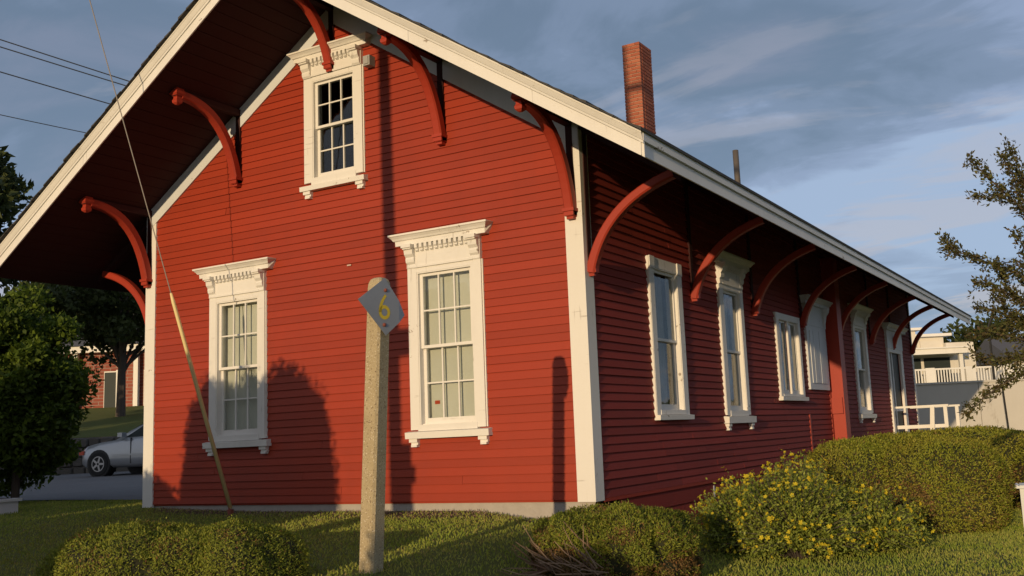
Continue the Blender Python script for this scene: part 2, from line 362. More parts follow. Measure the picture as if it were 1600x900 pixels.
# keep it off the building plot
keep = [fc for fc in fs if max(vs[k][0] for k in fc) < -0.3]
MBd.add(vs2, keep); struct(MBd.build('driveway', asph, smooth=True))

# ------------------------------------------------------------------ the station
E = 0.0805; WW = 6.0; LL = 16.0; M_ = 0.652; OY = 1.274; OX = 1.24; ZR = 5.644
roofz = lambda x: ZR - M_ * abs(x - 3)
st = thing('station_building', 'long red clapboard railway station with white trim, deep bracketed eaves and a brick chimney', 'building', (3, 8, 0))
Tf = Matrix(((1, 0, 0, 0), (0, -1, 0, 0), (0, 0, 1, 0), (0, 0, 0, 1)))      # (u, w, z) -> front wall
Ts = Matrix(((0, 1, 0, 6.0), (1, 0, 0, 0), (0, 0, 1, 0), (0, 0, 0, 1)))      # (u, w, z) -> side wall
front_open = [(1.20, 1.88, 0.735, 2.285), (4.09, 4.78, 0.735, 2.295), (2.70, 3.315, 3.49, 4.625)]
side_open = [(1.49, 2.14, 0.78, 2.31), (3.57, 4.19, 0.77, 2.30), (5.80, 6.21, 1.0, 2.08), (6.32, 6.73, 1.0, 2.08), (10.38, 11.17, 0.76, 2.29), (13.3, 14.35, -0.2, 1.98)]
# casings (clapboards stop behind them)
front_cas = [(1.16, 1.92, 0.70, 2.50), (4.05, 4.82, 0.70, 2.50), (2.64, 3.36, 3.45, 4.80)]
side_cas = [(1.44, 2.19, 0.74, 2.36), (3.50, 4.24, 0.72, 2.55), (5.73, 6.79, 0.96, 2.12), (7.24, 8.2, 1.13, 2.35), (10.31, 11.24, 0.70, 2.6), (13.17, 14.5, -0.3, 2.35)]
def backing(T, u0, u1, z0, top, opens, name, parent):
    us = sorted({u0, u1} | {a for o in opens for a in o[:2]} | ({3.0} if T is Tf else set())); zs = sorted({z0, 3.3} | {a for o in opens for a in o[2:]})
    mb = MB(T)
    for i in range(len(us) - 1):
        for j in range(len(zs) - 1):
            a, b, c, d = us[i], us[i + 1], zs[j], zs[j + 1]; um, zm = (a + b) / 2, (c + d) / 2
            if any(o[0] < um < o[1] and o[2] < zm < o[3] for o in opens): continue
            if T is Tf and c >= 3.29: 
                ta, tb = min(d, top(a)), min(d, top(b))
                if max(ta, tb) <= c: continue
                # gable: clip columns by the roof slope
                ta, tb = max(ta, c), max(tb, c)
                mb.add([(a, 0, c), (b, 0, c), (b, 0, tb), (a, 0, ta)], [(0, 1, 2, 3)])
            else: mb.add([(a, 0, c), (b, 0, c), (b, 0, d), (a, 0, d)], [(0, 1, 2, 3)])
    return mb
# front wall sheathing with fine columns in the gable so it follows the rake
mbf = MB(Tf)
us = sorted(set([round(0.02 + i * 0.1, 3) for i in range(60)]) | {5.98} | {a for o in front_open for a in o[:2]}); zs = sorted({-0.02, 3.25} | {a for o in front_open for a in o[2:]})
for i in range(len(us) - 1):
    a, b = us[i], us[i + 1]; um = (a + b) / 2
    lim = zs + [99.0]
    for j in range(len(lim) - 1):
        c, d = lim[j], lim[j + 1]; zm = min((c + d) / 2, c + 0.01)
        if any(o[0] < um < o[1] and o[2] <= zm < o[3] for o in front_open): continue
        da, db = min(d, roofz(a) - 0.19), min(d, roofz(b) - 0.19)
        if da > c and db > c: mbf.add([(a, 0, c), (b, 0, c), (b, 0, db), (a, 0, da)], [(0, 1, 2, 3)])
wall_f = mbf.build('front_wall', clap, st)
mbs = backing(Ts, 0.02, 15.98, -0.02, None, side_open, 'side_wall', st)
mbs.T = None
mbs.add([(6, 0.02, 3.3), (6, 15.98, 3.3), (6, 15.98, 3.5), (6, 0.02, 3.5)], [(0, 1, 2, 3)])
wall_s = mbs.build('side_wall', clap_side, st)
mbr = MB(); mbr.add([(0, 0.02, -0.8), (0, 16, -0.8), (0, 16, 3.45), (0, 0.02, 3.45)], [(0, 1, 2, 3)])
mbr.add([(0.01, 16, -0.8), (6, 16, -0.8), (6, 16, 3.45), (3, 16, 5.4), (0.01, 16, 3.45)], [(0, 1, 2, 3, 4)])
mbr.build('rear_wall', clap, st)
# dark room behind the glass
mi = MB(); mi.add([(0.05, 0.9, -0.1), (5.1, 0.9, -0.1), (5.1, 0.9, 3.4), (2.98, 0.9, 5.2), (0.05, 0.9, 3.4)], [(0, 1, 2, 3, 4)])
mi.add([(5.1, 0.9, -0.1), (5.1, 15.8, -0.1), (5.1, 15.8, 3.4), (5.1, 0.9, 3.4)], [(0, 1, 2, 3)]); mi.build('interior_partition', dark, st)

def clapboard(u0, u1, z, T, mat, parent, name='clapboard', tops=None):
    """one beveled board; tops gives clipped top length for the rake"""
    a0, a1 = (u0, u1) if tops is None else tops
    jb, jt = (0.0175 if T is Tf else 0.023) + random.uniform(-.002, .002), 0.004
    z0 = z + random.uniform(-.0025, .0025)
    mb = MB(T); z1 = z0 + E + 0.001
    mb.add([(u0, 0.001, z0), (u1, 0.001, z0), (u1, jb, z0), (u0, jb, z0), (a0, 0.001, z1), (a1, 0.001, z1), (a1, jt, z1), (a0, jt, z1)],
           [(0, 3, 2, 1), (4, 5, 6, 7), (0, 1, 5, 4), (1, 2, 6, 5), (2, 3, 7, 6), (3, 0, 4, 7)])
    if parent is None: return mb
    return mb.build(name, mat, parent)
def split(u0, u1, z, cas):
    seg = [(u0, u1)]
    for (a, b, c, d) in cas:
        if z + E > c + 0.01 and z < d - 0.01:
            n = []
            for (p, q) in seg:
                if b <= p or a >= q: n.append((p, q)); continue
                if a > p: n.append((p, a))
                if b < q: n.append((b, q))
            seg = n
    return seg
k = 0
while True:
    z = k * E; k += 1
    def lim(zz): 
        d = (5.235 - zz) / M_
        return (max(0.10, 3 - d), min(5.90, 3 + d))
    a, b = lim(z); a2, b2 = lim(z + E)
    if b - a < 0.12: break
    sg = split(a, b, z, front_cas)
    for (p, q) in sg:
        if q - p < 0.02: continue
        t0, t1 = (a2 if p == a else p), (b2 if q == b else q)
        if t1 < t0: t0 = t1 = (t0 + t1) / 2
        jn = None
        if q - p > 2.6 and random.random() < 0.6: jn = random.uniform(p + 0.5, q - 0.5)
        if jn: clapboard(p, jn - 0.002, z, Tf, clap, wall_f, tops=(t0, jn - 0.002)); clapboard(jn + 0.002, q, z, Tf, clap, wall_f, tops=(jn + 0.002, t1))
        else: clapboard(p, q, z, Tf, clap, wall_f, tops=(t0, t1))
farb = MB(Ts)
for k in range(43):
    z = k * E
    for (p, q) in split(0.12, 15.9, z, side_cas):
        if q - p < 0.02: continue
        cuts = [p]
        while q - cuts[-1] > 2.4 and cuts[-1] < 5: cuts.append(cuts[-1] + random.uniform(0.9, 2.0))
        cuts.append(q)
        for c0, c1 in zip(cuts[:-1], cuts[1:]):
            c1 -= 0.003 if c1 != q else 0
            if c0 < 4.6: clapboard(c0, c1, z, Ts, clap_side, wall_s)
            else:
                mb = clapboard(c0, c1, z, None, None, None); farb.add(mb.v, mb.f)
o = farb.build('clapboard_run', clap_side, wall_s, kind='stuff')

# corner boards, water table, frieze, foundation
def cornerboard(x0, x1, y0, y1, z0, z1): return MB().box(x0, x1, y0, y1, z0, z1)
MB().box(5.84, 6.026, -0.027, 0.0, -0.02, 3.44).box(6.0, 6.0258, 0.0, 0.145, -0.02, 3.44).build('corner_board', white, st)
MB().box(-0.026, 0.145, -0.027, 0.0, -0.04, 3.5).box(-0.026, -0.001, 0.0, 0.14, -0.04, 3.5).build('corner_board', white, st)
MB().box(6.0, 6.025, 15.86, 16.026, -0.02, 3.42).box(5.86, 6.0, 16.0, 16.026, -0.02, 3.4).build('corner_board', white, st)
for sgn in (-1, 1):
    a, b = (3 + sgn * 3.02), 3.0
    v = []
    for y in (-0.032, -0.002):
        v += [(a, y, roofz(a) - 0.41), (b, y, ZR - 0.41), (b, y, ZR - 0.175), (a, y, roofz(a) - 0.175)]
    MB().add(v, [(0, 1, 2, 3), (4, 5, 6, 7), (0, 1, 5, 4), (1, 2, 6, 5), (2, 3, 7, 6), (3, 0, 4, 7)]).build('frieze_board', white2, st)
MB().box(0.0, 6.0, 0.012, 0.5, -0.6, -0.006).build('foundation', fnd, st)
MB().box(5.6, 5.985, 0.012 + 0.5, 15.98, -1.0, -0.006).box(5.6, 5.985, 0.0, 0.51, -1.0, -0.24).build('foundation', fndr, st)
MB().box(6.0, 6.022, 0.15, 15.86, -0.035, 0.0).build('water_table', redtrim, st)

# roof: slab, soffit, shingles
y0r, y1r = -1.235, 16.86
for sgn in (-1, 1):
    xe = 3 + sgn * (3 + OX - 0.035); v = []
    for y in (y0r, y1r):
        v += [(3, y, ZR - 0.012), (xe, y, roofz(xe) - 0.012), (xe, y, roofz(xe) - 0.17), (3, y, ZR - 0.17)]
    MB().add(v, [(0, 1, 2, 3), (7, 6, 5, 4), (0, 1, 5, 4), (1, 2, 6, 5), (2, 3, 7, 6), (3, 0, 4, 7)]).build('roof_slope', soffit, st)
    sh = MB(); nc = 37
    for c in range(nc):
        d0 = OX + 3 + 0.02 - c * 0.115; d1 = max(d0 - 0.135, 0.0)
        if d0 <= 0: break
        xa, xb = 3 + sgn * d0, 3 + sgn * d1
        za, zb = ZR - M_ * d0, ZR - M_ * d1
        fy = -1.274 - 0.045 - random.uniform(0.0, 0.022); fy2 = 16.9 + random.uniform(0.03, 0.06)
        h = random.uniform(0.012, 0.030)
        sh.add([(xa, fy, za + 0.002), (xa, fy2, za + 0.002), (xb, fy2, zb + 0.002), (xb, fy, zb + 0.002), (xa, fy, za + h), (xa, fy2, za + h), (xb, fy2, zb + 0.008), (xb, fy, zb + 0.008)],
               [(0, 3, 2, 1), (4, 5, 6, 7), (0, 1, 5, 4), (1, 2, 6, 5), (2, 3, 7, 6), (3, 0, 4, 7)])
    sh.build('shingles', shing, st, kind='stuff')
for sgn in (-1, 1):
    sm_ = MB()
    for i in range(34):
        d0 = 0.06 + i * 0.123; d1 = d0 + 0.112
        if d1 > 4.2: break
        v = []
        for y in (-1.225, 16.8): v += [(3 + sgn * d0, y, ZR - M_ * d0 - 0.171), (3 + sgn * d1, y, ZR - M_ * d1 - 0.171), (3 + sgn * d1, y, ZR - M_ * d1 - 0.177), (3 + sgn * d0, y, ZR - M_ * d0 - 0.177)]
        sm_.add(v, [(0, 1, 2, 3), (7, 6, 5, 4), (0, 1, 5, 4), (1, 2, 6, 5), (2, 3, 7, 6), (3, 0, 4, 7)])
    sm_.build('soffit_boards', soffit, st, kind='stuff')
prof_l = [(0.0, -0.205), (0.014, -0.205), (0.014, -0.098), (0.0, -0.098)]
prof_e = [(0.0, -0.095), (0.038, -0.095), (0.042, -0.004), (0.0, -0.004)]
prof_u = [(0.0, -0.095), (0.024, -0.095), (0.028, -0.075), (0.034, -0.070), (0.046, -0.045), (0.056, -0.022), (0.060, -0.020), (0.060, -0.002), (0.0, -0.002)]
for prof, nm in ((prof_l, 'fascia_board'), (prof_u, 'crown_moulding')):
    for sgn in (-1, 1):
        xe = 3 + sgn * (3 + OX); yb = y0r + 0.0
        cuts = [0, 0.47, 1.0] if sgn > 0 else [0, 0.6, 1.0]
        if prof is prof_u: cuts = [0, 1.0]
        for c0, c1 in zip(cuts[:-1], cuts[1:]):
            A = 3 + (xe - 3) * c0; B = 3 + (xe - 3) * c1 - (0.003 * sgn if c1 < 1 else 0)
            MB().loft([[(x, yb - o, roofz(x) + h) for (o, h) in prof] for x in (A, B)]).build(nm, white, st)
    for sgn in (-1, 1):
        xb = 3 + sgn * (3 + OX - 0.035)
        ez = ZR - M_ * (3 + OX)
        parts = [(-1.262, 5.0), (5.004, 11.0), (11.004, 16.9)] if nm == 'fascia_board' else [(-1.262, 16.9)]
        pe = prof_e if nm != 'fascia_board' else prof
        if sgn < 0: pe = [(o, max(h, -0.172)) for o, h in pe]
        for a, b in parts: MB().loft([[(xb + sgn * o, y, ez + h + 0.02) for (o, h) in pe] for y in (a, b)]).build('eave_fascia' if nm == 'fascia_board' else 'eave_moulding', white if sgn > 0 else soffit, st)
# gable bracket / eave bracket
def bez(P0, P1, P2, n=14):
    return [(P0[0] * (1 - t) ** 2 + 2 * P1[0] * t * (1 - t) + P2[0] * t * t, P0[1] * (1 - t) ** 2 + 2 * P1[1] * t * (1 - t) + P2[1] * t * t) for t in [i / n for i in range(n + 1)]]
def bracket(T, u, zb, ztop, reach, slope, mat=redtrim, wd=0.10, knob=True):
    """u along the wall, w outwards"""
    ze = ztop - slope * reach
    pts = bez((0.045, zb), ((0.20, zb + (ze - zb) * 0.95) if knob else (0.20, zb + (ze - zb) * 0.75)), (reach, ze - (0.05 if knob else 0.035)), 16)
    mb = MB(T)
    th = 0.052 if knob else 0.047
    rings = []
    for i, (w, z) in enumerate(pts):
        a = pts[max(i - 1, 0)]; b = pts[min(i + 1, len(pts) - 1)]
        t = math.hypot(b[0] - a[0], b[1] - a[1]); nx, nz = -(b[1] - a[1]) / t, (b[0] - a[0]) / t
        q = th * (1.0 - 0.1 * i / 16)
        h = wd / 2; c = 0.014
        sec = [(-h + c, q), (h - c, q), (h, q - c), (h, -q + c), (h - c, -q), (-h + c, -q), (-h, -q + c), (-h, q - c)]
        rings.append([(u + su, w + nx * sn, z + nz * sn) for su, sn in sec])
    mb.loft(rings)
    br = mb.build('bracket', mat, st)
    # wall cleat, outlooker beam, foot and drop
    m2 = MB(T)
    m2.add([(u - .035, 0.0, zb + .02), (u + .035, 0.0, zb + .02), (u + .035, 0.035, zb + .02), (u - .035, 0.035, zb + .02), (u - .035, 0.0, ztop - .02), (u + .035, 0.0, ztop - .02), (u + .035, 0.035, ztop - .02), (u - .035, 0.035, ztop - .02)],
           [(0, 3, 2, 1), (4, 5, 6, 7), (0, 1, 5, 4), (1, 2, 6, 5), (2, 3, 7, 6), (3, 0, 4, 7)])
    m2.build('cleat', soffit, br)
    e = reach + 0.08
    m3 = MB(T); v = []
    for w in (0.0, e):
        zt = ztop - slope * w - 0.002
        v += [(u - .04, w, zt - .075), (u + .04, w, zt - .075), (u + .04, w, zt), (u - .04, w, zt)]
    m3.add(v, [(0, 1, 2, 3), (7, 6, 5, 4), (0, 1, 5, 4), (1, 2, 6, 5), (2, 3, 7, 6), (3, 0, 4, 7)]); m3.build('outlooker', soffit, br)
    m4 = MB(T); hw = wd / 2 + (0.012 if knob else -0.006)
    if knob: m4.box(u - hw, u + hw, 0.0, 0.118, zb + 0.035, zb + 0.065)
    m4.box(u - hw + .012, u + hw - .012, 0.0, 0.105, zb - 0.005, zb + 0.035).box(u - hw + .026, u + hw - .026, 0.0, 0.08, zb - 0.035, zb - 0.005)
    m4.build('foot', mat, br)
    if knob:
        m5 = MB(T); zk = ze + 0.0
        prof = [(0.045, 0.03), (0.055, 0.0), (0.06, -0.03), (0.045, -0.05), (0.028, -0.065), (0.030, -0.085), (0.040, -0.105), (0.036, -0.13), (0.015, -0.15)]
        m5.loft([[(u + sx * r, e - 0.045 + sy * r, zk - 0.02 + h) for sx, sy in ((-1, -1), (1, -1), (1, 1), (-1, 1))] for r, h in prof]); m5.build('drop', mat, br)
    return br
for u, zb in ((0.035, 2.615), (1.543, 3.63), (2.985, 4.70), (4.45, 3.60), (5.925, 2.61)):
    bracket(Tf, u, zb, roofz(u) - 0.172, 0.86 if u != 2.985 else 0.9, 0.0)
for y in (0.075, 2.62, 4.75, 7.0, 9.2, 11.7, 13.7, 15.85):
    bracket(Ts, y, 2.07, roofz(6.0) - 0.172, 0.93, M_, knob=False)
Tl = Matrix(((0, -1, 0, 0.0), (1, 0, 0, 0), (0, 0, 1, 0), (0, 0, 0, 1)))
for y in (0.08, 2.62, 5.2): bracket(Tl, y, 2.07, roofz(0.0) - 0.172, 0.93, M_, knob=False)
Tb = Matrix(((1, 0, 0, 0), (0, 1, 0, 16.0), (0, 0, 1, 0), (0, 0, 0, 1)))
bracket(Tb, 5.925, 2.61, roofz(5.925) - 0.172, 0.74, 0.0)

# ------------------------------------------------------------------ windows
def prism_w(T, u0, u1, pts):        # profile (w,z) extruded along u
    return MB(T).loft([[(u, w, z) for w, z in pts] for u in (u0, u1)])
def cornice(T, win, u0, u1, zb, zt, pr, mat):
    pts = lambda k: [(0.0, zb), (pr * 0.60 * k, zb), (pr * 0.62 * k, zb + (zt - zb) * 0.42), (pr * 0.72 * k, zb + (zt - zb) * 0.45), (pr * 0.80 * k, zb + (zt - zb) * 0.62), (pr * 0.93 * k, zb + (zt - zb) * 0.80), (pr * k, zb + (zt - zb) * 0.84), (pr * k, zt), (0.0, zt)]
    m = MB(T); base = pts(1)
    ins = [pr - w if w > 0 else None for w, z in base]
    ringL, ringR = [], []
    for (w, z) in base:
        off = (pr - w) if w > 0 else (pr - base[1][0] if z == zb else 0.0)
        ringL.append((u0 + off * 0.9, w, z)); ringR.append((u1 - off * 0.9, w, z))
    m.loft([ringL, ringR]); return m.build('cornice', mat, win)
def window(T, cas, op, label=None, mats=None, head=None, sill='full', cols=3, rows=2, meet=None, back='blind', sashes=True, casw=0.045, blocks=False, mull=None, sill_z=None):
    u0, u1, z0, z1 = cas; a, b, c, d = op; wt = mats or white
    m = MB(T); h = casw
    m.box(u0, a, 0.0, h, z0, z1).box(b, u1, 0.0, h, z0, z1).box(a, b, 0.0, h - 0.002, d, z1)
    # jamb linings
    m.box(a - 0.002, a + 0.012, -0.10, h - 0.006, c, d).box(b - 0.012, b + 0.002, -0.10, h - 0.006, c, d).box(a + .012, b - .012, -0.10, h - 0.006, d - 0.012, d + 0.002)
    m.box(a + .012, b - .012, -0.10, 0.01, c - 0.01, c + 0.012)
    # thin bead round the casing edge
    hb = h * (0.6 if T is Tf else 0.93)
    m.box(u0 - 0.012, u0, 0.0, hb, z0, z1).box(u1, u1 + 0.012, 0.0, hb, z0, z1)
    if blocks:
        for q in (u0 - .008, b - .004):
            m.box(q, q + (a - u0) + .012, h, h + 0.012, z1 - (a - u0) - .02, z1 + .004)
    w = m.build('window', wt, st)
    if label: w['label'] = label
    if head:
        cu0, cu1, pb, pt, ct, pr = head          # cornice u0,u1, panel bottom, panel top/cornice bottom, cornice top, projection
        mh = MB(T); mh.box(u0, u1, 0.0, h + 0.008, z1, pt)
        mh.box(a - .03, b + .03, h + .008, h + .016, z1 + .0, z1 + .022)
        mh.build('head_panel', wt, w)
        cornice(T, w, cu0, cu1, pt, ct, pr, wt)
        nd = max(4, int(round((b - a) / 0.062))); md = MB(T)
        for i in range(nd):
            q = a + (b - a) * (i + 0.5) / nd; dw = 0.017
            md.loft([[(q - dw, h + .006, z), (q + dw, h + .006, z), (q + dw, h + .006 + o, z), (q - dw, h + .006 + o, z)] for z, o in ((pt - .002, .045), (pt - .04, .042), (pt - .055, .022), (pt - .068, .030), (pt - .078, .012))])
        md.build('dentils', wt, w, kind='stuff')
        for q0, q1 in ((u0 + .005, a - .005), (b + .005, u1 - .005)):
            ms = MB(T)
            ms.loft([[(q0, h - .002, z), (q1, h - .002, z), (q1, h + o, z), (q0, h + o, z)] for z, o in ((pt - .001, .085), (pt - .05, .085), (pt - .056, .062), (pt - .10, .055), (pt - .13, .03), (pt - .15, .034), (pt - .18, .028), (pt - .20, .010), (z1 + 0.005, .014))])
            ms.box(q0 - .008, q1 + .008, h - .002, h + .10, pt - .036, pt - .0015)
            ms.build('console', wt, w)
    if sill:
        sz0, sz1, su0, su1 = sill_z
        ml = MB(T); ml.loft([[(u, 0.0, sz0), (u, .078, sz0), (u, .082, sz1 - .012), (u, .0, sz1)] for u in (su0, su1)]); ml.box(a - .02, b + .02, .0, h + 0.005, sz1 - .004, c + 0.004)
        ml.build('sill', wt, w)
        if sill == 'full':
            for q in (su0 + .035, su1 - .135):
                MB(T).box(q, q + .10, 0, .062, sz0 - .036, sz0 - .001).box(q + .015, q + .10, 0, .045, sz0 - .06, sz0 - .036).box(q + .02, q + .09, 0, .055, sz0 - .082, sz0 - .06).build('sill_block', wt, w)
    meet = meet or (c + d) / 2
    spans = [(a + .012, b - .012)] if not mull else [(a + .012, mull - .03), (mull + .03, b - .012)]
    for (s0, s1) in spans:
        for (q0, q1, wz) in (((c + .012, meet + .015, -0.055), (meet - .015, d - .012, -0.022)) if sashes else ((c + .012, d - .012, -0.03),)):
            fr_ = 0.036; t = 0.028
            ms = MB(T)
            ms.box(s0, s0 + fr_, wz, wz + t, q0, q1).box(s1 - fr_, s1, wz, wz + t, q0, q1)
            ms.box(s0 + fr_, s1 - fr_, wz, wz + t - .001, q1 - .03, q1).box(s0 + fr_, s1 - fr_, wz, wz + t - .001, q0, q0 + (.055 if wz < -.04 or not sashes else .03))
            gu0, gu1, gz0, gz1 = s0 + fr_, s1 - fr_, q0 + (.055 if wz < -.04 or not sashes else .03), q1 - .03
            bw = .0075
            for i in range(1, cols):
                x = gu0 + (gu1 - gu0) * i / cols; ms.box(x - bw, x + bw, wz + .003, wz + t - .003, gz0, gz1)
            for j in range(1, rows):
                z = gz0 + (gz1 - gz0) * j / rows; ms.box(gu0, gu1, wz + .004, wz + t - .004, z - bw, z + bw)
            sa = ms.build('sash', wt, w)
            for i in range(cols):
                for j in range(rows):
                    p0, p1 = gu0 + (gu1 - gu0) * i / cols, gu0 + (gu1 - gu0) * (i + 1) / cols; r0, r1 = gz0 + (gz1 - gz0) * j / rows, gz0 + (gz1 - gz0) * (j + 1) / rows
                    tl = random.uniform(-.0012, .0012)
                    MB(T).box(p0, p1, wz + .011 + tl, wz + .014 + tl, r0, r1).build('pane', glass, w)
        if back == 'blind':
            MB(T).box(s0 + .004, s1 - .002, -0.100, -0.096, c + .02, d - .015).build('blind', blind, w)
        elif back == 'curtain':
            n = 26; r0, r1 = [], []
            for i in range(n + 1):
                u = s0 + (s1 - s0) * i / n; w_ = -0.15 + 0.022 * math.sin(i * 1.7) + random.uniform(-.006, .006)
                r0.append((u, w_, c)); r1.append((u + random.uniform(-.01, .01), w_, d))
            MB(T).add(r0 + r1, [(i, i + 1, n + 2 + i, n + 1 + i) for i in range(n)]).build('curtain', curt, w)
    return w
w1 = window(Tf, (1.10, 1.975, 0.70, 2.335), (1.21, 1.87, 0.745, 2.275), 'left ground floor window, its lower half in shadow, cream blind', head=(0.93, 2.13, 0, 2.575, 2.685, 0.15), sill_z=(.615, .69, 1.04, 2.04), meet=1.51)
w2 = window(Tf, (3.985, 4.885, 0.70, 2.335), (4.10, 4.77, 0.745, 2.285), 'right ground floor window in full sun, cream blind', head=(3.82, 5.03, 0, 2.575, 2.69, 0.15), sill_z=(.615, .69, 3.935, 4.935), meet=1.525)
w3 = window(Tf, (2.585, 3.42, 3.46, 4.665), (2.71, 3.305, 3.50, 4.615), 'attic window under the gable peak with dark panes', head=(2.43, 3.575, 0, 4.86, 4.965, 0.15), sill_z=(3.365, 3.43, 2.545, 3.46), meet=4.085, back=None)
MB(Tf).box(4.19, 4.25, -0.095, -0.090, 0.95, 0.985).build('sticker', redl, w2)
window(Ts, (1.39, 2.25, 0.74, 2.41), (1.50, 2.13, 0.79, 2.30), 'plain side window nearest the corner, two sashes with curtains', sill='plain', sill_z=(.69, .75, 1.38, 2.30), cols=1, rows=1, back='curtain', blocks=True, meet=1.54)
window(Ts, (3.45, 4.30, 0.73, 2.34), (3.58, 4.19, 0.78, 2.29), 'second side window with cornice and bracketed sill', head=(3.30, 4.55, 0, 2.60, 2.72, 0.16), sill_z=(.63, .72, 3.40, 4.40), cols=1, rows=1, back='curtain', meet=1.52)
window(Ts, (5.67, 6.84, 0.98, 2.17), (5.79, 6.74, 1.01, 2.09), 'paired narrow side window with plain frame', sill='plain', sill_z=(.92, .985, 5.62, 6.90), cols=1, rows=1, back='curtain', sashes=False, mull=6.265)
window(Ts, (10.27, 11.30, 0.72, 2.32), (10.39, 11.16, 0.77, 2.28), 'side window beyond the red pier with cornice', head=(10.1, 11.6, 0, 2.58, 2.70, 0.16), sill_z=(.63, .71, 10.22, 11.42), cols=1, rows=1, back='curtain')
# mullion of the paired window
MB(Ts).box(6.235, 6.295, -0.06, 0.03, 1.022, 2.078).build('mullion', white, st)
# boarded window
bwn = MB(Ts).box(7.16, 8.28, 0.0, 0.05, 1.10, 2.10).build('boarded_window', white2, st); bwn['label'] = 'white boarded over window with raised panel and cornice'
for i in range(5):
    MB(Ts).box(7.30 + i * 0.17, 7.465 + i * 0.17, 0.0505, 0.06 + 0.004 * (i % 2), 1.2, 2.02).build('board', white2, bwn)
MB(Ts).box(7.14, 8.30, 0.0, 0.058, 2.10, 2.42).build('head_panel', white2, bwn); cornice(Ts, bwn, 6.98, 8.55, 2.42, 2.54, .17, white2)
for q in (7.2, 8.12): MB(Ts).loft([[(q, .056, z), (q + .1, .056, z), (q + .1, .056 + o, z), (q, .056 + o, z)] for z, o in ((2.419, .10), (2.36, .095), (2.30, .05), (2.2, .03), (2.12, .01))]).build('console', white2, bwn)
# trims of the blocked-up doorway below it
for q in (7.06, 8.36): MB(Ts).box(q, q + .07, 0.0, 0.024, -.02, 1.095 if q > 8 else 0.72).build('trim_strip', redtrim, st)
# pier
MB().box(6.0, 6.22, 8.45, 8.72, -0.7, 3.3).box(5.99, 6.20, 8.40, 8.45, 0.72, 0.98).build('pier', redtrim, st)
# side door
dr = MB(Ts).box(13.1, 13.26, 0, .05, -0.1, 2.05).box(14.4, 14.62, 0, .05, -0.1, 2.05).box(13.26, 14.4, 0, .048, 1.97, 2.05).build('door_frame', white, st)
MB(Ts).box(13.26, 14.4, -.05, -.01, -.1, 1.97).build('door', winglass, dr)
MB(Ts).box(13.6, 13.68, -.01, .012, -.1, 1.97).box(13.26, 14.4, -.009, .01, .75, .83).build('door_rail', white2, dr)
MB(Ts).box(13.08, 14.64, 0, .06, 2.05, 2.42).build('head_panel', white2, dr); cornice(Ts, dr, 12.9, 14.95, 2.42, 2.55, .17, white2)
# small fittings
bx = MB(Tf).box(3.50, 3.59, 0.018, 0.11, 4.60, 4.71).box(3.515, 3.575, 0.11, 0.12, 4.615, 4.695).build('junction_box', boxm, st)
MB(Tf).box(3.16, 3.215, 0.016, 0.021, 2.47, 2.485).build('paint_chip', whitechip, st)
MB().box(5.986, 6.004, 2.93, 2.97, -0.22, -0.07).build('vent_cover', white2, st)

# chimney
ch = MB().box(2.862, 3.188, 7.912, 8.408, 5.2, 7.585).build('chimney', mortar, st)
bw_, bh_ = 0.19, 0.052; courses = 33; pitch_ = 0.0655
bm_long = MB().box(-bw_ / 2, bw_ / 2, -0.046, 0.046, 0, bh_).mesh('brick', brickm); 
bm_side = MB().box(-0.046, 0.046, -bw_ / 2, bw_ / 2, 0, bh_).mesh('brick', brickm)
nb = 0
for c in range(courses):
    z = 7.555 - c * pitch_
    if z < 5.45: break
    odd = c % 2
    if odd: fr_b = [(2.9375, .90, bm_long), (3.1125, .90, bm_long)]; sd_b = [(8.098, 1.04), (8.307, 1.10)]
    else: fr_b = [(2.893, .44, bm_long), (3.025, .88, bm_long), (3.157, .44, bm_long)]; sd_b = [(8.043, .48), (8.20, 1.04), (8.36, .58)]
    for xc, k_, me in fr_b:
        o = link('brick', me, ch, loc=(xc, 7.944 + random.uniform(-.002, .002), z)); o.scale = (k_, 1, 1)
    for yc, k_ in sd_b:
        o = link('brick', bm_side, ch, loc=(3.156 + random.uniform(-.002, .002), yc, z)); o.scale = (1, k_, 1)
MB().tube([(3.28, 12.6, 5.3), (3.28, 12.6, 6.62)], 0.065, 12).build('vent_pipe', pipem, st, smooth=True)

# ------------------------------------------------------------------ whistle post and sign
wp = thing('whistle_post', 'square speckled concrete post with a rounded top standing on the lawn before the station', 'post', (5.89, -2.95, -0.24))
pb, pt = Vector((5.885, -2.95, -0.5)), Vector((5.985, -2.915, 1.685)); rg = []
for k_, (t, r) in enumerate(((0, .062), (.5, .061), (.97, .060), (.985, .056), (.995, .046), (1.0, .03))):
    p = pb.lerp(pt, t); cfr = r * 0.25
    rg.append([(p.x + sx, p.y + sy, p.z) for sx, sy in ((-r, -r + cfr), (-r + cfr, -r), (r - cfr, -r), (r, -r + cfr), (r, r - cfr), (r - cfr, r), (-r + cfr, r), (-r, r - cfr))])
MB().loft(rg).build('shaft', conc, wp)
sgt = thing('marker_sign', 'tilted grey metal diamond sign with a yellow 6 bolted to the concrete post', 'sign', (6.045, -2.93, 1.3))
az = R(-12); sn = Vector((math.cos(az), math.sin(az), 0)); su = Vector((-sn.y, sn.x, 0)); p0 = Vector((6.047, -2.93, 1.5))
Tsn = Matrix(((su.x, sn.x, 0, p0.x), (su.y, sn.y, 0, p0.y), (0, 0, 1, p0.z), (0, 0, 0, 1)))     # (u,w,z)
cor = [(-0.228, 0.018), (-0.005, -0.209), (0.183, -0.060), (-0.003, 0.178)]
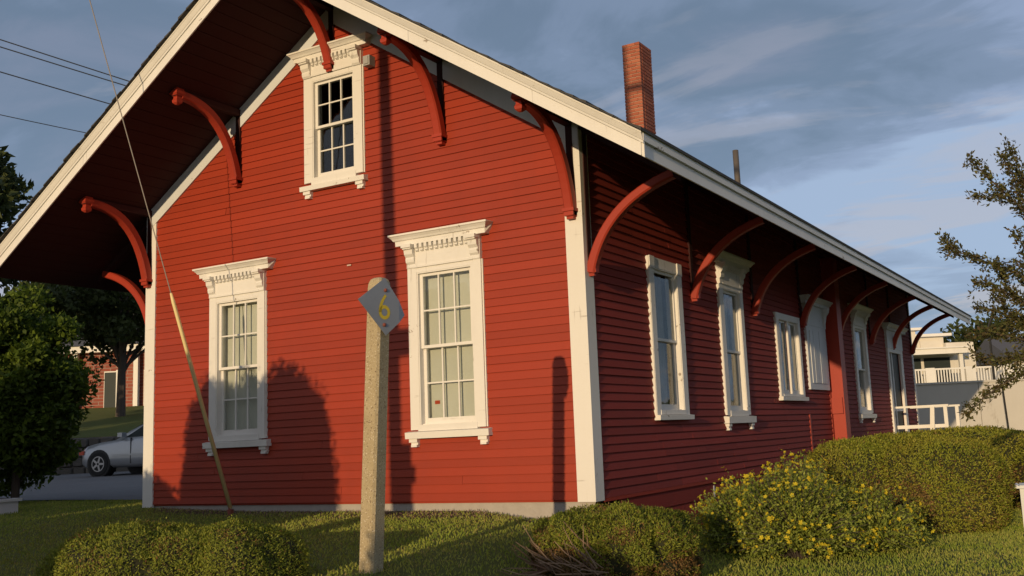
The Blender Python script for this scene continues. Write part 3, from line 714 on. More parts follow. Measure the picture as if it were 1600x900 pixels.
# slightly bent plate: two rings with a fold near the right corner
def lerp2(a, b, t): return (a[0] + (b[0] - a[0]) * t, a[1] + (b[1] - a[1]) * t)
rb = lerp2(cor[1], cor[2], .62); rt = lerp2(cor[3], cor[2], .62)
pts = [cor[0], cor[1], rb, cor[2], rt, cor[3]]; wv = [0, 0, 0, -0.03, 0, 0]
vf = [(p[0], w_ + 0.002, p[1]) for p, w_ in zip(pts, wv)]; vb = [(p[0], w_ - 0.001, p[1]) for p, w_ in zip(pts, wv)]
mb = MB(Tsn); mb.add(vf + vb, [(0, 1, 2, 4, 5), (2, 3, 4), (11, 10, 8, 7, 6), (10, 9, 8)] + [(i, (i + 1) % 6, 6 + (i + 1) % 6, 6 + i) for i in range(6)])
pl_ = mb.build('plate', plate, sgt)
# numeral 6: bowl and tail as a flat painted ribbon
c6 = (-0.014, -0.055); ro, ri = 0.040, 0.0205; vs, fs = [], []
path = []
for i in range(25):
    t = math.pi * (1.0 - 2 * i / 24); path.append((c6[0] + 0.036 * math.cos(t), c6[1] + 0.037 * math.sin(t), 0.0115))
tail = bez((c6[0] - 0.036, c6[1] + 0.0), (c6[0] - 0.034, c6[1] + 0.062), (c6[0] + 0.014, c6[1] + 0.115), 12)
def ribbon(mb, P, wd):
    L, Rr = [], []
    for i, (x, z) in enumerate(P):
        a = P[max(i - 1, 0)]; b = P[min(i + 1, len(P) - 1)]; t = math.hypot(b[0] - a[0], b[1] - a[1]) or 1
        nx, nz = -(b[1] - a[1]) / t, (b[0] - a[0]) / t; q = wd[i] if isinstance(wd, list) else wd
        L.append((x + nx * q, .0035, z + nz * q)); Rr.append((x - nx * q, .0035, z - nz * q))
    n = len(P); mb.add(L + Rr, [(i, i + 1, n + i + 1, n + i) for i in range(n - 1)])
mb = MB(Tsn); ribbon(mb, [(p[0], p[1]) for p in path], 0.0115); ribbon(mb, tail, [0.0125 - 0.003 * i / 12 for i in range(13)])
nm = mb.build('numeral', yell, sgt); nm['label'] = 'painted yellow numeral 6'
for v in nm.data.vertices: pass
for (q, z) in ((-0.002, 0.094), (-0.017, -0.139)):
    MB(Tsn).loft([[(q + r * math.cos(t), w_, z + r * math.sin(t)) for t in [math.pi * i / 4 for i in range(8)]] for w_, r in ((.0025, .013), (.008, .013), (.013, .006))]).build('bolt', rust, sgt)

# ------------------------------------------------------------------ guy wire
gy = thing('guy_wire', 'thin guy wire with a long yellow plastic guard, anchored in the grass by the wall', 'guy wire', (1.70, -0.30, -0.1))
A = Vector((1.735, -0.30, -0.03)); B = Vector((1.606, -1.0, 2.25)); dd = (B - A)
MB().tube([A, A + dd * 6.5], 0.0055, 6).build('wire', guym, gy)
MB().tube([A + dd * 0.0, A + dd * 0.96, A + dd * 1.0], [0.022, 0.020, 0.012], 10).build('guard', guard, gy, smooth=True)
MB().tube([A + Vector((0.0, 0.01, -0.22)), A + dd * 0.02], 0.016, 8).box(1.71, 1.76, -.32, -.28, -.16, -.04).build('anchor_rod', rust, gy)

# ------------------------------------------------------------------ utility pole (its shadow falls on the front wall)
up = thing('utility_pole', 'weathered wooden utility pole standing out on the lawn, casting the tall shadow on the gable', 'pole', (4.42, -6.6, -0.6))
MB().tube([(4.44, -6.6, -0.8), (4.40, -6.6, 3.0), (4.30, -6.6, 9.5)], [0.092, 0.085, 0.07], 14).build('shaft', woodp, up, smooth=True)
MB().box(4.40, 4.62, -6.72, -6.48, 2.32, 2.58).build('meter_box', boxm, up)
MB().box(4.44, 4.61, -6.70, -6.55, 0.75, 1.42).box(4.56, 4.66, -6.70, -6.55, 1.04, 1.2).build('riser_box', boxm, up)
MB().box(3.3, 5.3, -6.70, -6.58, 8.6, 8.72).build('crossarm', woodp, up)
wmk = thing('wooden_marker', 'square wooden marker stake by the station lawn', 'post', (1.2, -16.2, -0.98)); MB().tube([(1.2, -16.2, -1.1), (1.2, -16.2, 0.4)], .05, 6).build('stake', woodp, wmk)

# ------------------------------------------------------------------ vegetation builders
def ell_surface(n, r, noise_amp=0.06, seed=0, flat=0.0, zmin=-1.0):
    d = unit(rng.normal(size=(n, 3))); d = d[d[:, 2] > zmin]
    ph = np.random.default_rng(seed).uniform(0, 6.28, 9)
    k = 1 + noise_amp * (np.sin(d[:, 0] * 5 + ph[0]) * np.sin(d[:, 1] * 6 + ph[1]) + 0.6 * np.sin(d[:, 2] * 9 + ph[2] + d[:, 0] * 7) + 0.4 * np.sin(d[:, 1] * 17 + ph[3]) * np.sin(d[:, 0] * 15 + ph[4]))
    e = 2.0 + flat                                  # superellipsoid: flatter top and sides
    q = (np.abs(d[:, 0]) ** e + np.abs(d[:, 1]) ** e + np.abs(d[:, 2]) ** e) ** (-1 / e)
    return d, d * (q * k)[:, None] * np.array(r)
def ell_core(name, lobes, parent, seed=1, scale=0.93, flat=0.0, mat=core, noise_amp=0.06):
    mb = MB()
    for li, (c, r) in enumerate(lobes):
        nu_, nv_ = 28, 16; ph = np.random.default_rng(seed + li).uniform(0, 6.28, 9); vs = []
        for j in range(nv_ + 1):
            th = math.pi * j / nv_
            for i in range(nu_):
                f_ = 2 * math.pi * i / nu_; d = np.array([math.sin(th) * math.cos(f_), math.sin(th) * math.sin(f_), math.cos(th)])
                e = 2.0 + flat; q = float((np.abs(d) ** e).sum() ** (-1 / e))
                k = 1 + noise_amp * (math.sin(d[0] * 5 + ph[0]) * math.sin(d[1] * 6 + ph[1]) + 0.6 * math.sin(d[2] * 9 + ph[2] + d[0] * 7) + 0.4 * math.sin(d[1] * 17 + ph[3]) * math.sin(d[0] * 15 + ph[4]))
                vs.append(tuple(np.array(c) + d * q * k * np.array(r) * scale))
        fs = [(j * nu_ + i, j * nu_ + (i + 1) % nu_, (j + 1) * nu_ + (i + 1) % nu_, (j + 1) * nu_ + i) for j in range(nv_) for i in range(nu_)]
        mb.add(vs, fs)
    return mb.build(name, mat, parent, smooth=True)
def clipped(name, label, cat, lobes, n, mat, L=0.045, Wd=0.012, flat=0.8, seed=3, group=None, brown=None, noise_amp=0.06, jit=0.7, holes=0.0):
    c0 = lobes[0][0]; t = thing(name, label, cat, (c0[0], c0[1], float(ground(c0[0], c0[1]))), group)
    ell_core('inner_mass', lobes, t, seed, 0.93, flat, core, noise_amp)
    tot = sum(r[0] * r[1] + r[0] * r[2] + r[1] * r[2] for _, r in lobes); acc = []; dirs = []
    for li, (c, r) in enumerate(lobes):
        nn = int(n * (r[0] * r[1] + r[0] * r[2] + r[1] * r[2]) / tot)
        d, p = ell_surface(nn, r, noise_amp, seed + li, flat, -0.75)
        p = p * (rng.uniform(0.93, 1.0, (len(p), 1)) + (rng.uniform(size=(len(p), 1)) < .04) * rng.uniform(0, .07, (len(p), 1))) + np.array(c)
        nrm = unit(d / np.array(r))
        ok = np.ones(len(p), bool)
        for lj, (c2, r2) in enumerate(lobes):
            if lj != li: ok &= ((((p - np.array(c2)) / np.array(r2)) ** 2).sum(1) > 0.8)
        acc.append(p[ok]); dirs.append(nrm[ok])
    P = np.concatenate(acc); D = np.concatenate(dirs)
    if holes:
        fld = np.sin(P[:, 0] * 13 + seed) * np.sin(P[:, 1] * 15 + P[:, 2] * 7) + 0.7 * np.sin(P[:, 2] * 21 + P[:, 0] * 9 + seed) * np.sin(P[:, 1] * 27)
        keep_ = (fld < 1.12 - holes) | (D[:, 2] > 0.75) | (rng.uniform(size=len(P)) < .12); P, D = P[keep_], D[keep_]
    gz = ground(P[:, 0], P[:, 1]); k = P[:, 2] > gz + 0.01; P, D = P[k], D[k]
    up_ = D * 0.45 + np.array([0, 0, 0.25]); Fc = D * np.array([1, 1, .25])
    if brown is None: quads('foliage', leaves(P, L, Wd, up_, jit, face=Fc), mat, t, 'stuff')
    else:
        f = brown(P, D) > rng.uniform(0, 1, len(P))
        quads('foliage', leaves(P[~f], L, Wd, up_[~f], jit, face=Fc[~f]), mat, t, 'stuff'); quads('browned_foliage', leaves(P[f], L, Wd, up_[f], jit, face=Fc[f]), jun_brown, t, 'stuff')
    return t
def gz(x, y): return float(ground(x, y))

# clipped junipers in front of the gable
clipped('juniper_bush', 'rounded clipped green bush with two merging mounds, left of the concrete post', 'bush',
        [((4.60, -3.72, -0.27), (0.54, 0.48, 0.41)), ((4.92, -3.58, -0.30), (0.46, 0.46, 0.41)), ((5.20, -3.45, -0.29), (0.44, 0.43, 0.41))], 170000, jun_leaf, 0.018, 0.007, 0.6, 5, noise_amp=0.05, holes=0.12,
        brown=lambda P, D: 0.05 + 0.25 * (np.sin(P[:, 0] * 9) * np.sin(P[:, 1] * 11 + P[:, 2] * 8) > 0.45))
jb_ = clipped('spreading_juniper', 'low clipped juniper with bare brown branches on its left flank, at the station corner', 'bush',
        [((7.10, -1.75, -0.21), (0.40, 0.38, 0.27)), ((6.86, -1.9, -0.23), (0.30, 0.33, 0.27)), ((7.27, -1.6, -0.26), (0.31, 0.34, 0.27))], 110000, jun_leaf, 0.023, 0.0075, 0.5, 11, noise_amp=0.12, holes=0.33,
        brown=lambda P, D: np.clip(0.9 * (P[:, 2] < -0.16) * (P[:, 0] < 6.98) + 0.6 * (P[:, 2] < -0.27) + 0.10 + 0.4 * (np.sin(P[:, 0] * 11) * np.sin(P[:, 2] * 17) > .5), 0, 1))
tw = MB()
for i in range(70):
    a = Vector((6.85 + random.uniform(-.12, .35), -2.1 + random.uniform(-.1, .1), -0.36 + random.uniform(-.02, .1)))
    d = Vector((random.uniform(-1, .15), random.uniform(-1.0, -.2), random.uniform(-.1, .75))).normalized()
    b = a + d * random.uniform(.15, .32); c = b + (d + Vector((random.uniform(-.6, .6), random.uniform(-.3, .3), random.uniform(-.2, .6)))).normalized() * random.uniform(.06, .16)
    tw.tube([a, b, c], [.006, .004, .002], 4)
tw.build('bare_branches', twig, jb_, kind='stuff')
clipped('yew_hedge', 'large flat topped clipped hedge mound beside the station wall, brown patches on its flank', 'hedge',
        [((7.95, 3.0, -0.12), (0.82, 0.75, 0.53)), ((8.50, 2.6, -0.12), (0.68, 0.68, 0.51)), ((7.75, 2.4, -0.14), (0.5, 0.55, 0.5))], 150000, hedge_leaf, 0.027, 0.010, 1.0, 21, noise_amp=0.035,
        brown=lambda P, D: np.clip(np.clip(1.2 - 1.6 * D[:, 2], 0, 1) * (0.14 + 0.75 * np.clip(np.sin(P[:, 0] * 4.3 + 1 + 1.5 * P[:, 2]) * np.sin(P[:, 2] * 7 + P[:, 1] * 3.1) + 0.5 * np.sin(P[:, 0] * 17 + P[:, 2] * 13) * np.sin(P[:, 1] * 19), 0, 1)) + 0.03, 0, 1))
clipped('yew_hedge', 'second clipped hedge mound behind the large one, further along the station wall', 'hedge',
        [((8.2, 6.3, -0.15), (1.0, 1.0, 0.57)), ((9.1, 6.2, -0.2), (0.9, 1.0, 0.56)), ((9.5, 5.6, -0.22), (0.6, 0.7, 0.54))], 80000, hedge_leaf, 0.036, 0.014, 1.0, 31, noise_amp=0.03,
        brown=lambda P, D: np.clip((D[:, 2] < 0.4) * 0.6 + 0.03, 0, 1))
# loose flowering shrub
def loose_shrub(name, label, lobes, nst, nleaf, mat, L, Wd, flowers=0, group=None):
    c0 = lobes[0][0]; t = thing(name, label, 'shrub', (c0[0], c0[1], gz(c0[0], c0[1])), group)
    P, D, tips = [], [], []; mbt = MB(); tot = sum(r[0] * r[1] for _, r in lobes)
    for c, r in lobes:
        base = Vector((c[0], c[1], gz(c[0], c[1])))
        for i in range(int(nst * r[0] * r[1] / tot)):
            d = unit(rng.normal(size=3)); d[2] = abs(d[2]) * 1.0; d = unit(d)
            tip = np.array(c) + d * np.array(r) * rng.uniform(0.72, 1.1)
            if tip[2] < base.z + .03: tip[2] = base.z + .03
            b0 = np.array([base.x + d[0] * r[0] * .2, base.y + d[1] * r[1] * .2, base.z])
            mid = (b0 + tip) / 2 + np.array([0, 0, .08])
            mbt.tube([b0, mid, tip], [.006, .004, .0015], 3)
            m = max(4, int(nleaf / nst)); ts = rng.uniform(0.35, 1.0, m)[:, None]
            q = (1 - ts) ** 2 * b0 + 2 * ts * (1 - ts) * mid + ts ** 2 * tip
            P.append(q + rng.normal(size=(m, 3)) * .022); D.append(np.repeat((unit(tip - mid))[None], m, 0)); tips.append(tip)
    mbt.build('stems', bark, t, kind='stuff')
    P = np.concatenate(P); D = np.concatenate(D); quads('foliage', leaves(P, L, Wd, D, 0.9), mat, t, 'stuff')
    if flowers:
        tips = np.array(tips); idx = rng.choice(len(tips), flowers, replace=True); F = tips[idx] + rng.normal(size=(flowers, 3)) * .03
        cc_ = np.array(lobes[0][0]); nrm = unit(unit(F - cc_ + np.array([0, 0, .1])) + rng.normal(size=F.shape) * .45)
        Q = []
        a = unit(np.cross(nrm, rng.normal(size=nrm.shape))); b = np.cross(nrm, a); rad = rng.uniform(.011, .021, (flowers, 1))
        for k in range(5):
            th = 2 * math.pi * k / 5; e1 = a * math.cos(th) + b * math.sin(th); e2 = a * math.cos(th + .55) + b * math.sin(th + .55); e3 = a * math.cos(th - .55) + b * math.sin(th - .55)
            Q.append(np.stack([F, F + e3 * rad * .8 + nrm * .003, F + e1 * rad * 1.15 + nrm * .006, F + e2 * rad * .8 + nrm * .003], 1))
        quads('flowers', np.concatenate(Q), petal, t, 'stuff')
    return t
loose_shrub('flowering_shrub', 'loose green shrub covered in small yellow flowers, between the low juniper and the large hedge',
            [((7.90, -0.20, -0.38), (0.58, 0.50, 0.64)), ((7.42, 0.05, -0.38), (0.5, 0.48, 0.56)), ((8.33, 0.30, -0.42), (0.48, 0.45, 0.46)), ((7.8, 0.3, -0.40), (0.5, 0.5, 0.70))], 1500, 60000, shrub_leaf, 0.030, 0.014, 1500)

# trees
def tree(name, label, base, h, r, nclump, per, leaf, L, Wd, cat='tree', group=None, trunk_r=None, crown_z=0.62, crown_h=0.42, gap=0.55, limbs=9, spread=0.5, mat2=None):
    x, y = base; z0 = gz(x, y); t = thing(name, label, cat, (x, y, z0), group)
    tr_ = trunk_r or h * 0.022; mbt = MB(); top = np.array([x + rng.normal() * .1, y + rng.normal() * .1, z0 + h * (crown_z + crown_h * .3)])
    mbt.tube([(x, y, z0 - .2), (x + .02 * h * rng.normal() * .3, y, z0 + h * .22), tuple(top)], [tr_ * 1.25, tr_, tr_ * .35], 8)
    cen = np.array([x, y, z0 + h * crown_z]); R3 = np.array([r, r, h * crown_h]); cl = []
    d = unit(rng.normal(size=(nclump, 3))); cl = cen + d * R3 * (rng.uniform(.25, 1.0, (nclump, 1)) ** .6)
    for i in range(limbs):
        c = cl[i % nclump]; s = np.array([x, y, z0 + h * rng.uniform(.2, .45)]); mid = (s + c) / 2 + np.array([0, 0, .05 * h])
        mbt.tube([tuple(s), tuple(mid), tuple(c)], [tr_ * .45, tr_ * .28, tr_ * .1], 5)
    mbt.build('trunk', bark, t)
    cs = r * rng.uniform(.18, .36, (nclump, 1, 1)) * gap / .55
    P = cl[:, None, :] + unit(rng.normal(size=(nclump, per, 3))) * cs * (rng.uniform(.3, 1, (nclump, per, 1)) ** .5) * np.array([1, 1, .75])
    P = P.reshape(-1, 3); P = P[P[:, 2] > ground(P[:, 0], P[:, 1]) + .02]
    quads('crown', leaves(P, L, Wd, unit(P - cen) * .4, 1.0), leaf, t, 'stuff'); return t
# dense tall shrub left of the station
tree('lilac_bush', 'dense dark leafy bush taller than a person, its sunlit top just under the left eave', (-3.72, 0.75), 3.0, .82, 170, 240, dark_leaf, .085, .05, 'bush', crown_z=.53, crown_h=.47, gap=.7, trunk_r=.05)
tree('lilac_bush', 'dense dark bush at the left edge behind the white planter box', (-4.6, -0.35), 2.8, 0.95, 150, 220, dark_leaf, .085, .05, 'bush', crown_z=.50, crown_h=.50, gap=.7, trunk_r=.05)
tree('maple_tree', 'tall dark tree rising at the far left edge behind the bushes', (-22.0, 8.6), 11.5, 3.1, 90, 330, far_leaf, .28, .18, crown_z=.60, crown_h=.38)
tree('maple_tree', 'open spreading tree on the slope in front of the brick building', (-24.3, 18.0), 7.6, 3.3, 75, 170, far_leaf, .22, .15, crown_z=.62, crown_h=.30, gap=.42, trunk_r=.15, limbs=22)
tree('maple_tree', 'broad green tree behind the brick building', (-36.5, 27.5), 10.5, 5.0, 100, 260, far_leaf, .35, .22, crown_z=.6, crown_h=.38)
tree('maple_tree', 'second green tree behind the brick building', (-29.0, 30.5), 9.5, 4.6, 90, 240, far_leaf, .35, .22, crown_z=.6, crown_h=.38)
for i, (x, y, h, r) in enumerate([(-12.5, -15, 7.4, 2.3), (-9.0, -14.5, 6.6, 2.2), (-6.0, -15, 5.6, 1.9), (-3.3, -14.6, 4.9, 1.8), (-1.2, -14.4, 4.4, 1.35), (-16.5, -15, 8.4, 2.6)]):
    tree('hedgerow_tree', ['fourth tree of the row behind the lawn counting from the utility pole', 'mid sized leafy tree third in the row', 'leafy tree in the middle of the row behind the lawn', 'lower leafy tree next to the lowest one of the row', 'lowest tree at the station end of the row', 'tallest tree at the far end of the row'][i], (x, y), h, r, 70, 130, far_leaf, .26, .2, group='row of trees behind the lawn', crown_z=.52, crown_h=.48, gap=.95)
for i, (x, y, h, r) in enumerate([(27, 1, 6, 2.6), (28.5, 8, 6.5, 3.0), (28.5, 15.5, 6, 2.8), (30, 23, 7, 3.4), (32.5, 32, 7, 3.4)]):  # added out of view to darken pane reflections and side wall fill
    tree('added_shade_tree', ['nearest', 'second nearest', 'middle', 'second farthest', 'farthest'][i] + ' leafy tree in the unseen row added to darken the long side wall', (x, y), h, r, 70, 130, far_leaf, .28, .2, group='unseen trees added facing the side wall', crown_z=.55, crown_h=.45, gap=.95)
# shrubs whose shadows fall on the gable, and one added to shade the lawn
def caster(label, lobes, n, seed, L=.06, Wd=.045):
    return clipped('garden_shrub', label, 'shrub', lobes, n, dark_leaf, L, Wd, 0.7, seed, 'round shrubs across the lawn', noise_amp=.07, jit=1.0)
caster('round shrub across the lawn facing the left window', [((1.78, -6.0, 0.72), (0.56, 0.5, 1.45)), ((2.22, -6.05, 0.80), (0.50, 0.5, 1.38)), ((2.88, -6.0, 0.62), (0.68, 0.55, 1.62))], 9000, 41)
caster('low shrub across the lawn facing the left corner', [((0.75, -6.1, -0.1), (0.62, 0.5, 1.20)), ((-0.6, -6.1, -0.2), (0.9, 0.5, 1.15))], 7000, 43)
caster('low unseen shrub added to cast the shadow on the lawn', [((6.90, -8.9, -0.4), (0.62, 0.5, 1.22)), ((7.65, -9.0, -0.45), (0.55, 0.5, 1.15))], 6000, 47)  # added out of view to throw the rounded shadow around the post
caster('small shrub at the foot of the utility pole', [((4.42, -6.75, -0.25), (0.24, 0.25, 0.95))], 2500, 49)

# grass blades over the lawn in view
n = 260000
gx = rng.uniform(-4.5, 11.5, n); gy_ = rng.uniform(-5.0, 6.0, n)
hor = (gx - CP.x) * CF.x + (gy_ - CP.y) * CF.y; rr = (gx - CP.x) * CR.x + (gy_ - CP.y) * CR.y
ok = (hor > 5.4) & (hor < 16) & (rr > -0.60 * hor) & (rr < 0.48 * hor)
ok &= ~((gx > -0.05) & (gx < 6.05) & (gy_ > -0.05)) & ~((gx < 0) & (gy_ > 1.05 - 0.045 * gx))
bare = (gx > .3) & (gx < 7) & (gy_ > -0.14 - 0.06 * gx + 0.25 * np.sin(gx * 1.7) * np.sin(gy_ * 5) + .1 * np.sin(gx * 4)) & (gy_ < .2) & (rng.uniform(size=n) > .35)
ok &= ~bare
gx, gy_ = gx[ok], gy_[ok]; P = np.stack([gx, gy_, ground(gx, gy_)], 1)
dense = 0.6 + 0.4 * np.sin(gx * 2.1 + np.sin(gy_ * 3)) * np.sin(gy_ * 2.7)
o = quads('grass', leaves(P, .029, .008, np.array([0, 0, 1.1]) * np.ones_like(P), .55, .1, face=np.array([0.1, -1, .2]) * np.ones_like(P)) , grassm, None, 'stuff')
tag(o, 'short mown lawn grass around the station', 'grass')
# debris and fallen bits on the bare earth
n = 4500; px = rng.uniform(.3, 6.9, n); py = -np.abs(rng.normal(size=n)) * (.10 + .05 * px) - .01
P = np.stack([px, py, ground(px, py) + .004], 1); o = quads('leaf_litter', leaves(P, .024, .008, None, 1.0, .2), twig, None, 'stuff'); tag(o, 'brown litter along the foundation', 'litter')

# crab apple at right
ca = thing('crabapple_tree', 'purple leaved small tree reaching thin branches in from the right edge', 'tree', (9.95, 2.1, gz(9.95, 2.1)))
Bp = lambda *a: [Vector(p) for p in a]
brs = [(Bp((9.95, 2.1, -.6), (9.85, 2.0, .4), (9.80, 1.85, 1.3), (9.75, 1.7, 2.0), (9.7, 1.62, 2.5), (9.75, 1.55, 3.1)), .045),
       (Bp((9.72, 1.65, 2.3), (9.52, 1.45, 2.55), (9.38, 1.34, 2.72), (9.28, 1.28, 2.87)), .012), (Bp((9.52, 1.45, 2.55), (9.40, 1.38, 2.50), (9.29, 1.33, 2.53)), .008),
       (Bp((9.66, 1.56, 2.45), (9.60, 1.48, 2.7), (9.53, 1.42, 2.91)), .010), (Bp((9.7, 1.6, 2.5), (9.66, 1.5, 2.75), (9.60, 1.45, 2.98)), .008),
       (Bp((9.78, 1.8, 1.6), (9.55, 1.6, 1.82), (9.33, 1.46, 1.93), (9.15, 1.34, 2.02), (8.98, 1.25, 2.07)), .013), (Bp((9.12, 1.32, 2.03), (9.04, 1.28, 2.13), (8.99, 1.25, 2.2)), .006),
       (Bp((9.78, 1.8, 1.4), (9.5, 1.6, 1.62), (9.33, 1.5, 1.72), (9.20, 1.42, 1.78)), .012), (Bp((9.8, 1.85, 1.2), (9.5, 1.62, 1.42), (9.3, 1.5, 1.52), (9.19, 1.48, 1.55)), .012),
       (Bp((9.8, 1.85, 1.1), (9.5, 1.68, 1.25), (9.25, 1.52, 1.32), (9.1, 1.45, 1.27)), .012), (Bp((9.82, 1.9, 1.0), (9.5, 1.7, 1.1), (9.3, 1.6, 1.05), (9.12, 1.5, 1.12)), .012),
       (Bp((9.84, 1.95, .8), (9.5, 1.7, .95), (9.3, 1.62, .84), (9.15, 1.55, .74), (9.0, 1.5, .60)), .012), (Bp((9.6, 1.65, 1.5), (9.45, 1.6, 1.7), (9.4, 1.5, 1.9)), .008),
       (Bp((9.65, 1.7, 1.3), (9.45, 1.6, 1.45), (9.35, 1.5, 1.66)), .008), (Bp((9.7, 1.7, 1.8), (9.55, 1.58, 1.9), (9.42, 1.5, 1.84)), .008), (Bp((9.75, 1.8, 1.2), (9.6, 1.7, 1.15), (9.42, 1.6, 1.0)), .008),
       (Bp((9.7, 1.75, 1.5), (9.5, 1.65, 1.35), (9.36, 1.55, 1.35)), .008), (Bp((9.7, 1.7, 1.9), (9.6, 1.6, 2.1), (9.55, 1.55, 2.2)), .007)]
mt = MB(); LP, LD = [], []
for path, r in brs:
    mt.tube(path, [r * (1 - .75 * i / (len(path) - 1)) for i in range(len(path))], 6)
    if r > .03: continue
    Lc = 0
    for a, b in zip(path[:-1], path[1:]):
        seg = (b - a).length; k = int(seg * 560)
        ts = rng.uniform(0, 1, (k, 1)); q = np.array(a) + (np.array(b) - np.array(a)) * ts + rng.normal(size=(k, 3)) * .028
        LP.append(q); LD.append(np.repeat(unit(np.array(b - a))[None], k, 0))
        for _ in range(int(seg * 22)):      # twiglets
            s = a.lerp(b, random.random()); d = (Vector((random.uniform(-1, .6), random.uniform(-1, 1), random.uniform(-.5, 1)))).normalized(); e = s + d * random.uniform(.05, .16)
            mt.tube([s, e], [.003, .001], 3); kk = 10; ts = rng.uniform(.2, 1.1, (kk, 1))
            LP.append(np.array(s) + np.array(e - s) * ts + rng.normal(size=(kk, 3)) * .012); LD.append(np.repeat(np.array(d)[None], kk, 0))
mt.build('trunk', bark, ca)
quads('crown', leaves(np.concatenate(LP), .040, .019, np.concatenate(LD), .8), crab_leaf, ca, 'stuff')
loose_shrub('wild_shrub', 'scrubby green shrub at the right edge in front of the concrete wall', [((10.6, 9.5, .1), (.7, .7, .85)), ((11.5, 9.9, .0), (.8, .7, 1.0))], 260, 7000, shrub_leaf, .07, .035)

# ------------------------------------------------------------------ white bench (only its left end shows), planter, sign edge, railing
bn = thing('garden_bench', 'white wooden bench poking in at the right edge beside the large hedge', 'bench', (9.75, 3.2, gz(9.75, 3.2)))
gb = gz(9.75, 3.2)
for i in range(4): MB().box(9.18, 10.6, 2.86 + i * .105, 2.95 + i * .105, gb + .40, gb + .43).build('seat_slat', white2, bn)
for x in (9.24, 10.5):
    for y in (2.9, 3.2): MB().box(x, x + .06, y, y + .06, gb - .02, gb + .399).build('leg', white2, bn)
MB().box(9.24, 10.56, 2.94, 2.96, gb + .33, gb + .398).build('apron', white2, bn)
pbx = thing('planter_box', 'white planter box on the lawn at the left edge below the dark bush', 'planter', (-1.9, -0.75, gz(-1.9, -.75)))
zb = gz(-1.9, -.75)
zb -= .10; MB().box(-2.7, -1.68, -1.0, -.5, zb - .05, zb + .25).build('box', white2, pbx); MB().box(-2.73, -1.65, -1.03, -.47, zb + .25, zb + .285).build('rim', white2, pbx)
MB().box(-2.66, -1.74, -.96, -.54, zb + .2, zb + .289).build('soil', bark, pbx)
ns = thing('notice_board', 'green board edge showing at the left border of the picture', 'sign', (-2.35, -1.0, gz(-2.35, -1.0)))
MB().box(-2.75, -2.05, -1.30, -1.26, .75, 1.75).build('panel', (lambda M_2: (M_2.col((0.03, 0.07, 0.05)), M_2)[1])(Mat('green_board', .6)), ns)
for x in (-2.7, -2.12): MB().box(x, x + .06, -1.26, -1.2, gz(x, -1.2) - .2, 1.8).build('leg', woodp, ns)
rl = thing('stair_railing', 'white timber railing of the steps at the far side door', 'railing', (6.7, 14.2, gz(6.7, 14.2)))
for (x, y) in ((6.98, 13.35), (6.98, 14.9)): MB().box(x, x + .07, y, y + .07, gz(x, y), .80).build('post', cleanwhite, rl)
MB().box(6.05, 7.08, 13.35, 13.43, .80, .84).build('hand_rail', cleanwhite, rl); MB().box(6.05, 7.08, 14.9, 14.98, .80, .84).build('hand_rail', cleanwhite, rl)
MB().box(6.05, 6.98, 13.36, 13.42, .38, .45).build('lower_rail', cleanwhite, rl)
MB().add([(6.62, 13.34, gz(6.7, 13.3)), (6.72, 13.34, gz(6.7, 13.3)), (6.82, 13.34, .80), (6.74, 13.34, .80), (6.62, 13.28, gz(6.7, 13.3)), (6.72, 13.28, gz(6.7, 13.3)), (6.82, 13.28, .80), (6.74, 13.28, .80)], [(0, 1, 2, 3), (4, 5, 6, 7), (0, 1, 5, 4), (1, 2, 6, 5), (2, 3, 7, 6), (3, 0, 4, 7)]).build('brace', cleanwhite, rl)
MB().box(6.03, 7.3, 13.3, 15.0, -.12, -.04).box(7.3, 7.6, 13.5, 14.8, -.4, -.3).build('landing', fnd, rl)

# ------------------------------------------------------------------ far left: stone wall, car, brick building
rw = thing('stone_retaining_wall', 'low dark stone retaining wall along the driveway behind the silver car', 'wall', (-17.9, 12.2, 0.1))
CRh = Vector((0.877, 0.481, 0)); FHv = Vector((-0.481, 0.877, 0)); org = Vector((10.306, -8.155, 0)) + FHv * 31.25
def loc_rw(u, w, z): return tuple(org + CRh * u + FHv * (-w) + Vector((0, 0, z)))
MBw = MB(); v = [loc_rw(u, w, z) for z in (-.3, 1.17) for (u, w) in ((-26, -.35), (-2, -.35), (-2, 0), (-26, 0))]
MBw.add(v, [(0, 3, 2, 1), (4, 5, 6, 7), (0, 1, 5, 4), (1, 2, 6, 5), (2, 3, 7, 6), (3, 0, 4, 7)]).build('wall_core', stone, rw)
sm = []
for q in range(3):
    mb = MB(); random.seed(50 + q)
    ring = lambda k, o: [(k * x * .5, o, k * z * .5) for x, z in ((-.9, -1), (.3, -1.02), (.95, -.85), (1, .6), (.75, 1), (-.4, .98), (-1, .8), (-1.02, -.5))]
    mb.loft([ring(1, 0), ring(1, .06), ring(.86, .10 + .02 * q)]); sm.append(mb.mesh('stone', stone))
random.seed(99)
ang = math.atan2(CRh.y, CRh.x) + math.pi
for j in range(4):
    u = -19.2 + random.random() * .3
    while u < -9.5:
        w_ = random.uniform(.3, .62); z = -.02 + j * .29
        o = link('stone', random.choice(sm), rw, loc=loc_rw(u + w_ / 2, -.03, z + .16)); o.rotation_euler = (0, 0, ang); o.scale = (w_ * .96, 1, .275); u += w_
